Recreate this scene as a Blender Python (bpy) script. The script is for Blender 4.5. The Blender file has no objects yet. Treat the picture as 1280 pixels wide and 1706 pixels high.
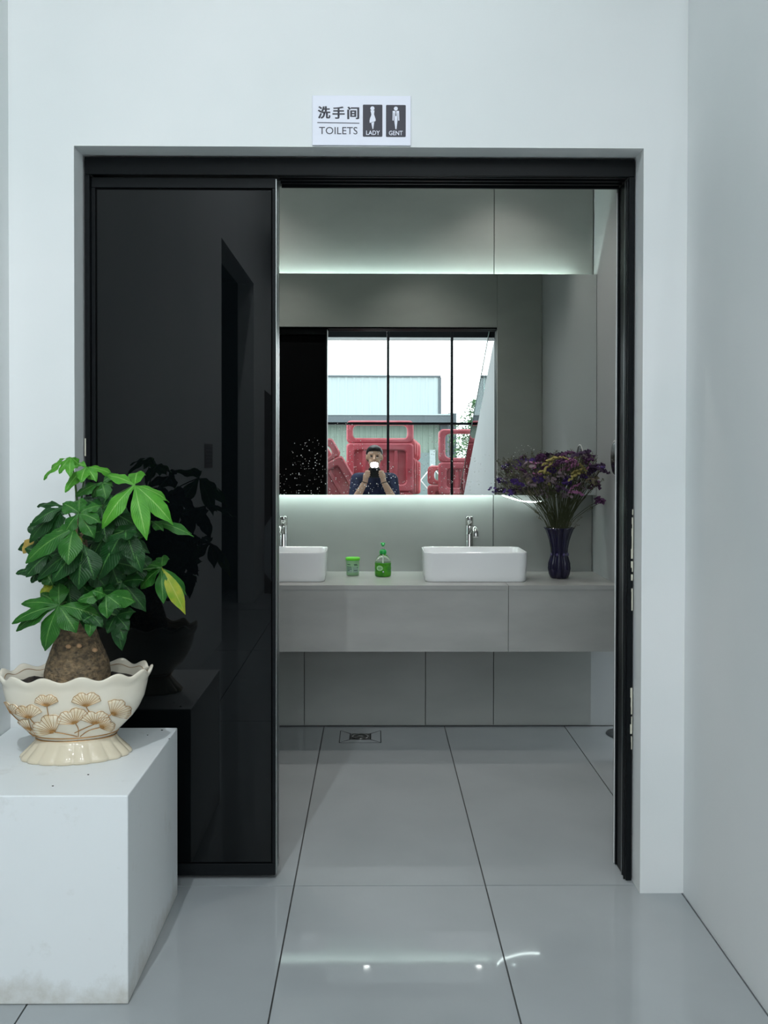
import bpy, bmesh, math, random
from mathutils import Vector, Matrix, noise
R = random.Random(7)
SC = bpy.context.scene
COL = SC.collection
PI = math.pi

# ------------------------------------------------------------------ camera
YAW, PITCH, ROLL = 0.00947, 0.01368, 0.00163
FPX, PPY, CAMZ = 1600.0, 783.57, 1.343
_fw = Vector((math.sin(YAW)*math.cos(PITCH), math.cos(YAW)*math.cos(PITCH), -math.sin(PITCH)))
_r = Vector((math.cos(YAW), -math.sin(YAW), 0)); _u = _r.cross(_fw)
CR = _r*math.cos(ROLL) + _u*math.sin(ROLL)
CU = -_r*math.sin(ROLL) + _u*math.cos(ROLL)
cd = bpy.data.cameras.new('camera'); co = bpy.data.objects.new('camera', cd); COL.objects.link(co)
m4 = Matrix.Identity(4)
for i in range(3):
    m4[i][0], m4[i][1], m4[i][2] = CR[i], CU[i], -_fw[i]
m4[2][3] = CAMZ
co.matrix_world = m4
cd.sensor_width = 36; cd.lens = FPX/1706*36; cd.shift_y = -(853-PPY)/1706
cd.clip_start = 0.02; cd.clip_end = 500
SC.camera = co

# ------------------------------------------------------------------ sky and exposure
SKY = 4.3
w = bpy.data.worlds.new('overcast_sky'); SC.world = w; w.use_nodes = True
bg = w.node_tree.nodes['Background']
bg.inputs[0].default_value = (0.91, 0.96, 1.0, 1); bg.inputs[1].default_value = SKY
SC.view_settings.view_transform = 'Standard'; SC.view_settings.look = 'None'
SC.view_settings.gamma = 1; SC.view_settings.use_curve_mapping = False
SC.view_settings.exposure = 0.26
SC.cycles.max_bounces = 14; SC.cycles.diffuse_bounces = 7; SC.cycles.glossy_bounces = 8
SC.cycles.transmission_bounces = 10; SC.cycles.transparent_max_bounces = 12
SC.cycles.caustics_reflective = True; SC.cycles.caustics_refractive = True
SC.cycles.sample_clamp_indirect = 6
LED_STRENGTH, LAMP_W, HALL_LAMP_W, FLASH = 56.0, 19.0, 120.0, 60.0
# a portal in the glass front guides the sky light into the hall
pd = bpy.data.lights.new('window_portal', 'AREA'); pd.shape = 'RECTANGLE'; pd.size = 6.4; pd.size_y = 5.8
pd.cycles.is_portal = True
po = bpy.data.objects.new('window_portal', pd); COL.objects.link(po)
po.location = (2.2, -4.5, 2.95); po.rotation_euler = (PI/2, 0, 0)   # -Z of the lamp -> +Y

# ------------------------------------------------------------------ helpers
def lin(c):
    return tuple(((v/255)/12.92 if v/255 <= .04045 else ((v/255+.055)/1.055)**2.4) for v in c)
def S(*c): return lin(c) + (1,)
def mat(name, col, rough=.5, metal=0, **kw):
    m = bpy.data.materials.new(name); m.use_nodes = True
    b = m.node_tree.nodes['Principled BSDF']
    b.inputs['Base Color'].default_value = col if len(col) == 4 else tuple(col)+(1,)
    b.inputs['Roughness'].default_value = rough; b.inputs['Metallic'].default_value = metal
    for k, v in kw.items(): b.inputs[k.replace('_', ' ')].default_value = v
    return m
def nd(m, t): return m.node_tree.nodes.new(t)
def ln(m, a, b): m.node_tree.links.new(a, b)
def bsdf(m): return m.node_tree.nodes['Principled BSDF']
def coords(m, scale=1, rot=None, stretch=None):
    tc = nd(m, 'ShaderNodeTexCoord'); mp = nd(m, 'ShaderNodeMapping')
    ln(m, tc.outputs['Object'], mp.inputs[0])
    mp.inputs['Scale'].default_value = stretch or (scale,)*3
    if rot: mp.inputs['Rotation'].default_value = rot
    return mp.outputs[0]
def noisy(m, c1, c2, scale=5, detail=4, lo=.35, hi=.65, stretch=None, rot=None, bump=0, bscale=None):
    """mix the base colour between two colours by a noise; optional bump"""
    v = coords(m, scale, rot, stretch)
    n = nd(m, 'ShaderNodeTexNoise'); n.inputs['Scale'].default_value = 1; n.inputs['Detail'].default_value = detail
    ln(m, v, n.inputs['Vector'])
    r = nd(m, 'ShaderNodeValToRGB'); e = r.color_ramp.elements
    e[0].position = lo; e[0].color = c1; e[1].position = hi; e[1].color = c2
    ln(m, n.outputs['Fac'], r.inputs[0]); ln(m, r.outputs[0], bsdf(m).inputs['Base Color'])
    if bump:
        b = nd(m, 'ShaderNodeBump'); b.inputs['Strength'].default_value = bump; b.inputs['Distance'].default_value = .01
        src = n
        if bscale:
            src = nd(m, 'ShaderNodeTexNoise'); src.inputs['Scale'].default_value = bscale; src.inputs['Detail'].default_value = 5
            ln(m, coords(m), src.inputs['Vector'])
        ln(m, src.outputs['Fac'], b.inputs['Height']); ln(m, b.outputs[0], bsdf(m).inputs['Normal'])
    return m
def emis(name, col, s):
    m = bpy.data.materials.new(name); m.use_nodes = True
    b = bsdf(m); b.inputs['Base Color'].default_value = (0, 0, 0, 1)
    b.inputs['Emission Color'].default_value = tuple(col)+(1,); b.inputs['Emission Strength'].default_value = s
    return m

class MB:
    def __init__(s): s.v = []; s.f = []; s.sm = []
    def add(s, vs, fs, smooth=False):
        o = len(s.v); s.v += [tuple(p) for p in vs]; s.f += [tuple(i+o for i in f) for f in fs]; s.sm += [smooth]*len(fs); return s
    def box(s, x0, x1, y0, y1, z0, z1, M=None):
        vs = [Vector((x, y, z)) for x in (x0, x1) for y in (y0, y1) for z in (z0, z1)]
        if M: vs = [M @ v for v in vs]
        return s.add(vs, [(0, 1, 3, 2), (4, 6, 7, 5), (0, 4, 5, 1), (2, 3, 7, 6), (0, 2, 6, 4), (1, 5, 7, 3)])
    def grid(s, rows, closed=True, cap0=False, cap1=False, smooth=True):
        n = len(rows[0]); vs = [p for r in rows for p in r]; fs = []
        for i in range(len(rows)-1):
            for j in range(n if closed else n-1):
                k = (j+1) % n
                fs.append((i*n+j, i*n+k, (i+1)*n+k, (i+1)*n+j))
        if cap0: fs.append(tuple(reversed(range(n))))
        if cap1: fs.append(tuple((len(rows)-1)*n+j for j in range(n)))
        return s.add(vs, fs, smooth)
    def lathe(s, prof, n=32, c=(0, 0, 0), cap0=False, cap1=False, mod=None):
        rows = []
        for r, z in prof:
            row = []
            for j in range(n):
                a = 2*PI*j/n; rr = r*(mod(a, z) if mod else 1)
                row.append((c[0]+rr*math.cos(a), c[1]+rr*math.sin(a), c[2]+z))
            rows.append(row)
        return s.grid(rows, True, cap0, cap1)
    def tube(s, pts, rad, n=8, cap=True):
        pts = [Vector(p) for p in pts]; k = len(pts)
        rs = rad if isinstance(rad, (list, tuple)) else [rad]*k
        rows = []; prev = None
        for i, p in enumerate(pts):
            t = (pts[min(i+1, k-1)] - pts[max(i-1, 0)]).normalized()
            if prev is None:
                a = t.orthogonal().normalized()
            else:
                a = (prev - t*prev.dot(t)).normalized()
            prev = a; b = t.cross(a)
            rows.append([p + (a*math.cos(2*PI*j/n) + b*math.sin(2*PI*j/n))*rs[i] for j in range(n)])
        return s.grid(rows, True, cap, cap)
    def blob(s, c, r, n=6, m=4):
        rx, ry, rz = r if isinstance(r, (tuple, list)) else (r, r, r)
        rows = []
        for i in range(m+1):
            ph = PI*(i+.001)/(m+.002) - PI/2
            rows.append([(c[0]+rx*math.cos(ph)*math.cos(2*PI*j/n), c[1]+ry*math.cos(ph)*math.sin(2*PI*j/n), c[2]+rz*math.sin(ph)) for j in range(n)])
        return s.grid(rows, True, True, True)
    def mesh(s, name, m):
        me = bpy.data.meshes.new(name); me.from_pydata(s.v, [], s.f); me.update()
        me.polygons.foreach_set('use_smooth', s.sm)
        if m: me.materials.append(m)
        bm = bmesh.new(); bm.from_mesh(me); bmesh.ops.recalc_face_normals(bm, faces=bm.faces); bm.to_mesh(me); bm.free()
        return me
    def build(s, name, m, parent=None, bevel=0, seg=2):
        o = bpy.data.objects.new(name, s.mesh(name, m)); COL.objects.link(o)
        if parent: o.parent = parent; o.matrix_parent_inverse = parent.matrix_world.inverted()
        if bevel:
            b = o.modifiers.new('edge', 'BEVEL'); b.width = bevel; b.segments = seg; b.limit_method = 'ANGLE'; b.angle_limit = .6
        return o
def place(o, parent, loc=(0, 0, 0)):
    o.parent = parent; o.location = loc; return o
def empty(name, loc=(0, 0, 0), rz=0):
    o = bpy.data.objects.new(name, None); COL.objects.link(o); o.location = loc; o.rotation_euler.z = rz
    o.empty_display_size = .1
    o.matrix_world = Matrix.Translation(loc) @ Matrix.Rotation(rz, 4, 'Z')
    return o
def tag(o, label=None, cat=None, group=None, kind=None):
    if label: o['label'] = label
    if cat: o['category'] = cat
    if group: o['group'] = group
    if kind: o['kind'] = kind
    return o
def local(mb, name, m, parent, bevel=0, seg=2):
    """mesh given in the parent's own coordinates"""
    o = mb.build(name, m, None, bevel, seg); o.parent = parent; return o
def at(x, y, Y):
    """point on the plane at depth Y seen at photograph pixel x, y (used to take measurements from the photo)"""
    d = _fw + CR*((x-640)/FPX) + CU*((PPY-y)/FPX)
    p = Vector((0, 0, CAMZ)) + d*(Y/d.y)
    return p
def rect_ring(w, h, r, n=5):
    pts = []
    for cx, cy, a0 in ((w/2-r, h/2-r, 0), (-w/2+r, h/2-r, PI/2), (-w/2+r, -h/2+r, PI), (w/2-r, -h/2+r, 1.5*PI)):
        for i in range(n+1):
            a = a0 + PI/2*i/n; pts.append((cx+r*math.cos(a), cy+r*math.sin(a)))
    return pts
def spline(pts, n=8):
    pts = [Vector(p) for p in pts]; out = []
    for i in range(len(pts)-1):
        p0, p1, p2, p3 = pts[max(i-1, 0)], pts[i], pts[i+1], pts[min(i+2, len(pts)-1)]
        for k in range(n):
            t = k/n
            out.append(.5*((2*p1)+(p2-p0)*t+(2*p0-5*p1+4*p2-p3)*t*t+(3*p1-p0-3*p2+p3)*t**3))
    out.append(pts[-1]); return out

# ------------------------------------------------------------------ materials
M = {}
M['paint'] = noisy(mat('white_wall_paint', S(226, 229, 229), .62), S(222, 226, 226), S(230, 232, 232), 1.4, 3, bump=.02, bscale=220)
M['plinth'] = mat('plinth_paint', S(224, 228, 229), .5)
def plinth_dirt(m):
    # scuffs: grey-brown, thickest in a band of splashes at the foot
    n = nd(m, 'ShaderNodeTexNoise'); n.inputs['Scale'].default_value = 9; n.inputs['Detail'].default_value = 8; n.inputs['Roughness'].default_value = .7
    v = coords(m); ln(m, v, n.inputs['Vector'])
    sx = nd(m, 'ShaderNodeSeparateXYZ'); ln(m, v, sx.inputs[0])
    mr = nd(m, 'ShaderNodeMapRange'); mr.inputs[1].default_value = 0; mr.inputs[2].default_value = .10; mr.inputs[3].default_value = .36; mr.inputs[4].default_value = .0
    ln(m, sx.outputs['Z'], mr.inputs[0])
    ad = nd(m, 'ShaderNodeMath'); ad.operation = 'ADD'; ln(m, n.outputs['Fac'], ad.inputs[0]); ln(m, mr.outputs[0], ad.inputs[1])
    r = nd(m, 'ShaderNodeValToRGB'); e = r.color_ramp.elements
    e[0].position = .60; e[0].color = S(224, 228, 229); e[1].position = 1.05; e[1].color = S(188, 186, 178)
    ln(m, ad.outputs[0], r.inputs[0]); ln(m, r.outputs[0], bsdf(m).inputs['Base Color'])
plinth_dirt(M['plinth'])
M['ceiling'] = mat('ceiling_paint', S(228, 230, 230), .7)
M['floor'] = noisy(mat('polished_grey_tile', S(154, 159, 161), .035), S(150, 155, 157), S(157, 162, 164), 2.2, 5)
bsdf(M['floor']).inputs['Specular IOR Level'].default_value = .55
M['grout'] = mat('dark_grout', S(70, 72, 72), .8)
M['tile'] = noisy(mat('greenish_grey_wall_tile', S(150, 154, 150), .33), S(146, 150, 146), S(158, 161, 157), 1, 6, .3, .7, stretch=(2.2, 2.2, 5), rot=(0, .6, 0))
M['vanity'] = noisy(mat('grey_stone_slab', S(160, 161, 158), .25), S(153, 155, 152), S(166, 167, 164), 1, 7, .3, .7, stretch=(3, 3, 9), rot=(0, .6, 0))
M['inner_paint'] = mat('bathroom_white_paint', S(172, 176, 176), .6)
M['black'] = mat('black_powder_coat', S(20, 23, 25), .36, Specular_IOR_Level=.1)
M['deep_black'] = mat('black_groove', S(8, 9, 10), .6, Specular_IOR_Level=.04)
M['alu'] = mat('satin_aluminium_edge', S(150, 155, 155), .28, 1)
M['dark_glass'] = mat('dark_door_glass', (.002, .003, .0035, 1), .012)
bsdf(M['dark_glass']).inputs['Specular IOR Level'].default_value = .36
M['ceramic'] = mat('white_glazed_ceramic', S(226, 229, 230), .06)
M['chrome'] = mat('polished_chrome', S(205, 205, 203), .05, 1)
M['led'] = emis('led_strip_light', (.80, 1, .95), LED_STRENGTH)
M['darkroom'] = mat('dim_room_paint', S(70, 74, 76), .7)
M['concrete'] = noisy(mat('yard_concrete', S(118, 118, 115), .8), S(110, 110, 107), S(130, 130, 126), .8)
M['white_plastic'] = mat('white_plastic', S(235, 236, 236), .4)
# mirror with dust flecks
def mirror_mat():
    m = mat('mirror_silvering', (.86, .90, .885, 1), 0.0, 1)
    v = nd(m, 'ShaderNodeTexVoronoi'); v.inputs['Scale'].default_value = 100; ln(m, coords(m), v.inputs['Vector'])
    wn = nd(m, 'ShaderNodeMath'); wn.operation = 'LESS_THAN'; wn.inputs[1].default_value = .10
    # only some cells hold a fleck
    sp = nd(m, 'ShaderNodeSeparateColor'); ln(m, v.outputs['Color'], sp.inputs[0])
    ms = nd(m, 'ShaderNodeMath'); ms.operation = 'MULTIPLY'; ms.inputs[1].default_value = .26
    ln(m, sp.outputs[0], ms.inputs[0]); ln(m, v.outputs['Distance'], wn.inputs[0]); ln(m, ms.outputs[0], wn.inputs[1])
    n = nd(m, 'ShaderNodeTexNoise'); n.inputs['Scale'].default_value = 3.2; ln(m, coords(m), n.inputs['Vector'])
    sx = nd(m, 'ShaderNodeSeparateXYZ'); ln(m, coords(m), sx.inputs[0])
    mr = nd(m, 'ShaderNodeMapRange'); mr.inputs[1].default_value = 1.16; mr.inputs[2].default_value = 1.75; mr.inputs[3].default_value = .34; mr.inputs[4].default_value = -.28
    ln(m, sx.outputs['Z'], mr.inputs[0])
    ad = nd(m, 'ShaderNodeMath'); ad.operation = 'ADD'; ln(m, n.outputs['Fac'], ad.inputs[0]); ln(m, mr.outputs[0], ad.inputs[1])
    gt = nd(m, 'ShaderNodeMath'); gt.operation = 'GREATER_THAN'; gt.inputs[1].default_value = .60; ln(m, ad.outputs[0], gt.inputs[0])
    mu = nd(m, 'ShaderNodeMath'); mu.operation = 'MULTIPLY'; ln(m, wn.outputs[0], mu.inputs[0]); ln(m, gt.outputs[0], mu.inputs[1])
    inv = nd(m, 'ShaderNodeMath'); inv.operation = 'SUBTRACT'; inv.inputs[0].default_value = 1; ln(m, mu.outputs[0], inv.inputs[1])
    ln(m, inv.outputs[0], bsdf(m).inputs['Metallic'])
    rr = nd(m, 'ShaderNodeMath'); rr.operation = 'MULTIPLY'; rr.inputs[1].default_value = .7; ln(m, mu.outputs[0], rr.inputs[0]); ln(m, rr.outputs[0], bsdf(m).inputs['Roughness'])
    return m
M['mirror'] = mirror_mat()
def pane_mat(name, tint, refl):
    m = bpy.data.materials.new(name); m.use_nodes = True; nt = m.node_tree; nt.nodes.clear()
    o = nd(m, 'ShaderNodeOutputMaterial'); mx = nd(m, 'ShaderNodeMixShader'); t = nd(m, 'ShaderNodeBsdfTransparent'); g = nd(m, 'ShaderNodeBsdfGlossy')
    fr = nd(m, 'ShaderNodeFresnel'); fr.inputs[0].default_value = refl
    g.inputs['Roughness'].default_value = 0; t.inputs[0].default_value = tint
    ln(m, fr.outputs[0], mx.inputs[0]); ln(m, t.outputs[0], mx.inputs[1]); ln(m, g.outputs[0], mx.inputs[2]); ln(m, mx.outputs[0], o.inputs[0])
    return m
M['pane'] = pane_mat('clear_window_glass', (.97, .985, .98, 1), 1.3)
M['glass_edge'] = mat('green_glass_edge', S(110, 135, 128), .2)
M['green_glass'] = pane_mat('greenish_balustrade_glass', (.72, .86, .82, 1), 1.4)

# ------------------------------------------------------------------ setting: floor, ceilings, walls
Y_FRONT, Y_FRAME, Y_IN, Y_BACK, Y_MIR = 2.935, 3.02, 3.158, 4.775, 4.70
X0 = -0.2513
fl = MB().box(-3.4, 5.7, -4.7, 4.95, -.12, -.008).build('floor', M['grout']); tag(fl, 'polished pale grey tile floor running from the hall into the washroom', kind='structure')
TL, G = 1.785, .0022
tile_me = MB().box(-.3+G, .3-G, -TL/2+G, TL/2-G, -.008, 0).mesh('tile', M['floor'])
for r in range(-3, 2):
    for c in range(-5, 10):
        o = bpy.data.objects.new('tile', tile_me); COL.objects.link(o)
        o.parent = fl; o.location = (X0+.3+.6*c, 2.992 + TL*(r-.5), 0)
def struct(name, mb, m, label=None, bevel=0): return tag(mb.build(name, m, None, bevel), label, kind='structure')
OX0, OX1, OZ, HT = -.915, .819, 2.286, 6.0
struct('wall_front', MB().box(-1.26, OX0, Y_FRONT, 3.15, 0, HT).box(OX1, 5.65, Y_FRONT, 3.15, 0, HT).box(OX0, OX1, Y_FRONT, 3.15, OZ, HT), M['paint'], 'white painted hall wall with the washroom doorway')
struct('wall_left', MB().box(-1.26, -1.113, -.9, 2.934, 0, HT).box(-1.26, -1.113, -2.76, -.9, 2.93, HT).box(-1.26, -1.113, -4.65, -2.76, 0, HT), M['paint'], 'white hall wall on the left, with a dark doorway')
# low wall on the right: the side of a stair, its top edge climbing towards the doorway wall
sl = (2.347-1.09)/(1.7+.9)
def zt(y): return 1.09 + sl*(y+.9)
ya = -.9 - 1.09/sl
poly = [(ya, 0), (2.934, 0), (2.934, zt(2.934))]
mb = MB(); mb.add([(x, y, z) for x in (.953, 1.07) for y, z in poly], [(0, 1, 2), (5, 4, 3), (0, 3, 4, 1), (1, 4, 5, 2), (2, 5, 3, 0)])
struct('wall_right', mb, M['paint'], 'white stair side wall on the right, sloping at its top')
struct('wall_stair', MB().box(5.5, 5.65, -4.65, 2.934, 0, HT), M['paint'])
struct('ceiling', MB().box(-1.3, 5.7, -4.7, 3.15, HT+.002, HT+.15), M['ceiling'])
# dim room through the opening of the left wall
struct('wall_side_room', MB().box(-3.3, -3.2, -3.7, -.3, 0, 3.2).box(-3.2, -1.262, -.4, -.3, 0, 3.2).box(-3.2, -1.262, -3.7, -3.6, 0, 3.2).box(-3.2, -1.262, -3.6, -.4, 3.1, 3.2), M['darkroom'])
# washroom shell
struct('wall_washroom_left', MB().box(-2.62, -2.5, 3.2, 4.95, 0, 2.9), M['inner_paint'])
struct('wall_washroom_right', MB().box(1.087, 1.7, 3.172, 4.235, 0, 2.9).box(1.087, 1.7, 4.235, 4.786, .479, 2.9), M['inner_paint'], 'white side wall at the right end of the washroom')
struct('ceiling_washroom', MB().box(-2.6, 1.8, 3.16, 4.95, 2.902, 3.05), M['ceiling'])
wb = struct('wall_back', MB().box(-2.6, 1.8, 4.788, 4.95, 0, 2.9), M['inner_paint'], 'washroom back wall clad in large grey slabs')
MB().box(-2.5, 1.082, 4.7866, 4.7878, .004, 2.9).build('joint_backing', M['grout'], wb)
def panel(x0, x1, z0, z1):
    MB().box(x0+.0018, x1-.0018, Y_BACK, 4.7864, z0+.001, z1-.001).build('panel', M['tile'], wb)
for x0, x1 in ((-2.5, -1.81), (-1.81, -.61), (-.61, .59), (.59, 1.083)): panel(x0, x1, .48, 2.9)
for x0, x1 in ((-2.5, -1.5), (-1.5, -.35), (-.35, .254), (.254, .594), (.594, 1.083)): panel(x0, x1, .006, .478)
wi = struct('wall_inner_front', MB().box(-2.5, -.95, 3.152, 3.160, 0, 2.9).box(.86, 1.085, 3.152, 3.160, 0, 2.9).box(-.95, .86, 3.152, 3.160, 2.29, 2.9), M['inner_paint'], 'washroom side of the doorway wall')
for x0, x1, z0, z1 in ((-2.5, -1.7, 0, 2.9), (-1.7, -.885, 0, 2.9), (.793, 1.085, 0, 2.9), (-.885, .793, 2.229, 2.9)):
    MB().box(x0+.001, x1-.001, 3.160, 3.171, z0+.001, z1).build('panel', M['tile'], wi)

# ------------------------------------------------------------------ door frame and sliding leaves
df = tag(empty('trim_1', (0, Y_FRAME, 0)), 'black metal sliding door frame lining the doorway', kind='structure')
FX0, FX1, FZ = -.908, .815, 2.279
MB().box(FX0, FX1, Y_FRAME, 3.03, 2.225, FZ).build('header', M['black'], df, .001)
MB().box(FX0, FX1, 3.03, 3.151, 2.245, FZ).build('header_back', M['black'], df)
for y, zz in ((3.034, 2.2235), (3.070, 2.2235), (3.106, 2.2235), (3.143, 2.221)):
    MB().box(-.305, .797, y, y+.008, zz, 2.2448).build('track_rail', M['black'], df)
MB().box(.798, FX1, Y_FRAME, 3.151, .002, 2.224).build('jamb', M['black'], df, .001)
MB().box(.793, .797, 3.030, 3.034, .002, 2.22).build('jamb_lip', M['black'], df)
MB().box(.7945, .797, 3.060, 3.067, .002, 2.22).build('jamb_bead', M['alu'], df)
MB().box(.794, .797, 3.140, 3.151, .002, 2.22).build('jamb_lip', M['black'], df)
MB().box(FX0, -.894, Y_FRAME, 3.151, .002, 2.224).build('jamb', M['black'], df, .001)
MB().box(.7925, .7965, 3.1515, 3.158, .002, 2.21).build('edge_strip', M['white_plastic'], df)
M['sealant'] = mat('cream_sealant_foam', S(206, 204, 186), .9)
for z0, z1 in ((.955, 1.18), (.86, .93), (.42, .615)):
    q = MB(); z = z0
    while z < z1:
        dz = R.uniform(.012, .035); x = R.uniform(.8085, .8125); q.box(x, .8148, 3.0172, 3.0198, z, min(z+dz, z1)); z += dz + R.choice((0, 0, .008))
    q.build('sealant_flake', M['sealant'], df)
MB().box(-.9095, -.906, 3.0172, 3.0198, 1.345, 1.40).build('sealant_flake', M['sealant'], df)
def leaf(name, y0, y1, front):
    d = empty(name, (-.6, y0, 0))
    xl, xr, zb, zt_ = -.893, -.3145, .014, 2.222
    MB().box(xl, xr, y0, y1, zt_-.033, zt_).build('top_rail', M['black'], d, .0015)
    MB().box(xl, xr, y0, y1, zb, zb+.036).build('bottom_rail', M['black'], d, .0015)
    MB().box(xl, xl+.012, y0, y1, zb+.0365, zt_-.0335).build('stile', M['black'], d, .001)
    MB().box(xr-.010, xr, y0, y1, zb+.0365, zt_-.0335).build('stile', M['black'], d, .001)
    MB().box(xr+.0003, xr+.003, y0+.006, y1-.004, zb+.002, zt_-.002).build('edge_strip', M['alu'], d)
    # glass sits 4 mm behind the front faces with a black shadow gap along the left and top
    MB().box(xl+.0125, xr-.0105, y0+.007, y0+.013, zb+.037, zt_-.034).build('gasket', M['deep_black'], d)
    MB().box(xl+.018, xr-.0135, y0+.001, y0+.0065, zb+.042, zt_-.040).build('glass_panel', M['dark_glass'], d)
    if front:
        # long flush pull beside the stile: a black slot with a bevelled grip plate across it
        def plate(nm, pts, ya_, yb_, m_):
            n = len(pts); q = MB()
            q.add([(x, y, z) for y in (ya_, yb_) for x, z in pts], [tuple(reversed(range(n))), tuple(range(n, 2*n))] + [(i, (i+1) % n, n+(i+1) % n, n+i) for i in range(n)])
            return q.build(nm, m_, d)
        plate('pull_slot', [(-.349, 1.555), (-.3285, 1.537), (-.3285, 1.152), (-.349, 1.122)], y0-.0012, y0+.0008, M['deep_black'])
        plate('pull_slot', [(-.349, .978), (-.3285, .952), (-.3285, .911), (-.349, .911)], y0-.0012, y0+.0008, M['deep_black'])
        plate('pull_plate', [(-.350, 1.120), (-.327, 1.154), (-.327, .949), (-.350, .979)], y0-.0035, y0+.0008, M['black'])
    return tag(d, 'dark glass sliding door leaf slid open to the left' if front else 'second dark glass leaf behind the front sliding leaf', kind='structure')
leaf('door_1', 3.038, 3.078, True)
leaf('door_2', 3.096, 3.134, False)

# ------------------------------------------------------------------ glass front behind the camera
win = tag(empty('window_1', (0, -4.6, 0)), 'tall glass front with thin black bars facing the yard', kind='structure')
YG = -4.6
XS = [-1.11, -.74, .19, 1.12, 2.05, 2.98, 3.91, 4.84, 5.499]  # unseen right-hand bays and upper panes, added to bring in more daylight
ZS_ = [.045, 2.083, 3.56, 4.85, 5.95]
for x in XS[1:-1]: MB().box(x-.018, x+.018, YG-.03, YG+.04, ZS_[0], ZS_[-1]).build('mullion', M['black'], win)
MB().box(XS[0], XS[-1], YG-.03, YG+.04, 0, ZS_[0]-.001).build('sill', M['black'], win)
MB().box(XS[0], XS[-1], YG-.03, YG+.04, ZS_[-1]+.001, HT).build('head', M['black'], win)
for i in range(len(XS)-1):
    a, b = XS[i] + (.019 if i else .001), XS[i+1] - (.019 if i < len(XS)-2 else .001)
    for z in ZS_[1:-1]:
        h = .26 if z == 3.56 else .017
        MB().box(a, b, YG-.03, YG+.035, z-h+(.035 if h > .1 else 0), z+h).build('transom', M['black'], win)
        if h > .1: MB().box(a, b, YG-.03, YG+.06, z-h, z-h+.034).build('sill_strip', M['white_plastic'], win)
    for k in range(4):
        MB().box(a, b, YG-.004, YG+.004, ZS_[k]+(.261 if k == 2 else .018 if k else .001), ZS_[k+1]-(.261 if k == 1 else .018 if k < 3 else .001)).build('pane', M['pane'], win)
def gl(y): return zt(y) + .53
gb = empty('glass_balustrade', (1.0, .4, zt(.4)))
for k in range(2):
    y0_, y1_ = (-1.9, .495) if k == 0 else (.505, 2.90)
    q = [(y0_, zt(y0_)+.003), (y1_, zt(y1_)+.003), (y1_, gl(y1_)), (y0_, gl(y0_))]
    MB().add([(x, y, z) for x in (1.0, 1.012) for y, z in q], [(0, 1, 2, 3), (7, 6, 5, 4), (0, 4, 5, 1), (1, 5, 6, 2), (2, 6, 7, 3), (3, 7, 4, 0)]).build('glass_sheet', M['green_glass'], gb)
    MB().add([(x, y, z) for x in (.997, 1.015) for y, z in ((y0_, gl(y0_)+.001), (y1_, gl(y1_)+.001), (y1_, gl(y1_)+.016), (y0_, gl(y0_)+.016))], [(0, 1, 2, 3), (7, 6, 5, 4), (0, 4, 5, 1), (1, 5, 6, 2), (2, 6, 7, 3), (3, 7, 4, 0)]).build('edge_trim', M['glass_edge'], gb)
tag(gb, 'clear greenish glass balustrade standing on the sloping stair side wall', 'balustrade')

# ------------------------------------------------------------------ white plinth
pl = MB().box(-1.111, -.603, 2.342, 2.932, .001, .515).build('plinth', M['plinth'], None, .003)
tag(pl, 'white painted block plinth carrying the bonsai planter beside the door', 'plinth')

# ------------------------------------------------------------------ sign over the doorway
sg = empty('toilet_sign', (-.042, 2.934, 2.364))
M['sign_board'] = mat('sign_board_white', S(226, 228, 240), .35)
M['sign_ink'] = mat('sign_ink', S(40, 38, 52), .5)
M['sign_white'] = mat('sign_print_white', S(226, 228, 240), .4)
SW, SH = .299, .150
local(MB().box(-SW/2, SW/2, -.006, 0, -SH/2, SH/2), 'board', M['sign_board'], sg, .0008)
def sx(u): return (u-135)/1043*SW - SW/2
def sz(v): return SH/2 - (v-133)/526*SH
def flat(pts, name, m, d):
    n = len(pts); q = MB()
    q.add([(sx(u), -.006-d, sz(v)) for u, v in pts] + [(sx(u), -.0058, sz(v)) for u, v in pts], [tuple(range(n)), tuple(range(2*n-1, n-1, -1))] + [(i, n+i, n+(i+1) % n, (i+1) % n) for i in range(n)])
    return local(q, name, m, sg)
def rrect(u0, v0, u1, v1, r):
    return [((u0+u1)/2+x, (v0+v1)/2+y) for x, y in rect_ring(u1-u0, v1-v0, r, 3)]
flat(rrect(670, 228, 877, 567, 9), 'pictogram_panel', M['sign_ink'], .0006)
flat(rrect(915, 230, 1124, 569, 9), 'pictogram_panel', M['sign_ink'], .0006)
flat([(188, 416), (633, 421), (633, 429), (188, 424)], 'rule_line', M['sign_ink'], .0006)
def disc(u, v, r): return [(u+r*math.cos(2*PI*i/20), v+r*math.sin(2*PI*i/20)) for i in range(20)]
lady = [(750, 290), (793, 290), (788, 330), (795, 352), (803, 375), (806, 395), (800, 404), (742, 422), (741, 395), (747, 370), (757, 345), (760, 330)]
for nm, p in (('figure_head', disc(771, 268, 22)), ('figure_body', lady), ('figure_legs', [(759, 421), (790, 411), (780, 486), (772, 486)])): flat(p, nm, M['sign_white'], .0011)
gent = [(985, 293), (1053, 293), (1056, 395), (1044, 396), (1042, 315), (1039, 315), (1036, 400), (1026, 486), (1014, 486), (1003, 400), (1000, 315), (997, 315), (995, 396), (984, 395)]
for nm, p in (('figure_head', disc(1019, 269, 21)), ('figure_body', gent)): flat(p, nm, M['sign_white'], .0011)
flat([(1013, 294), (1025, 294), (1022, 305), (1026, 342), (1019, 352), (1013, 342), (1016, 305)], 'figure_tie', M['sign_ink'], .0016)
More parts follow.
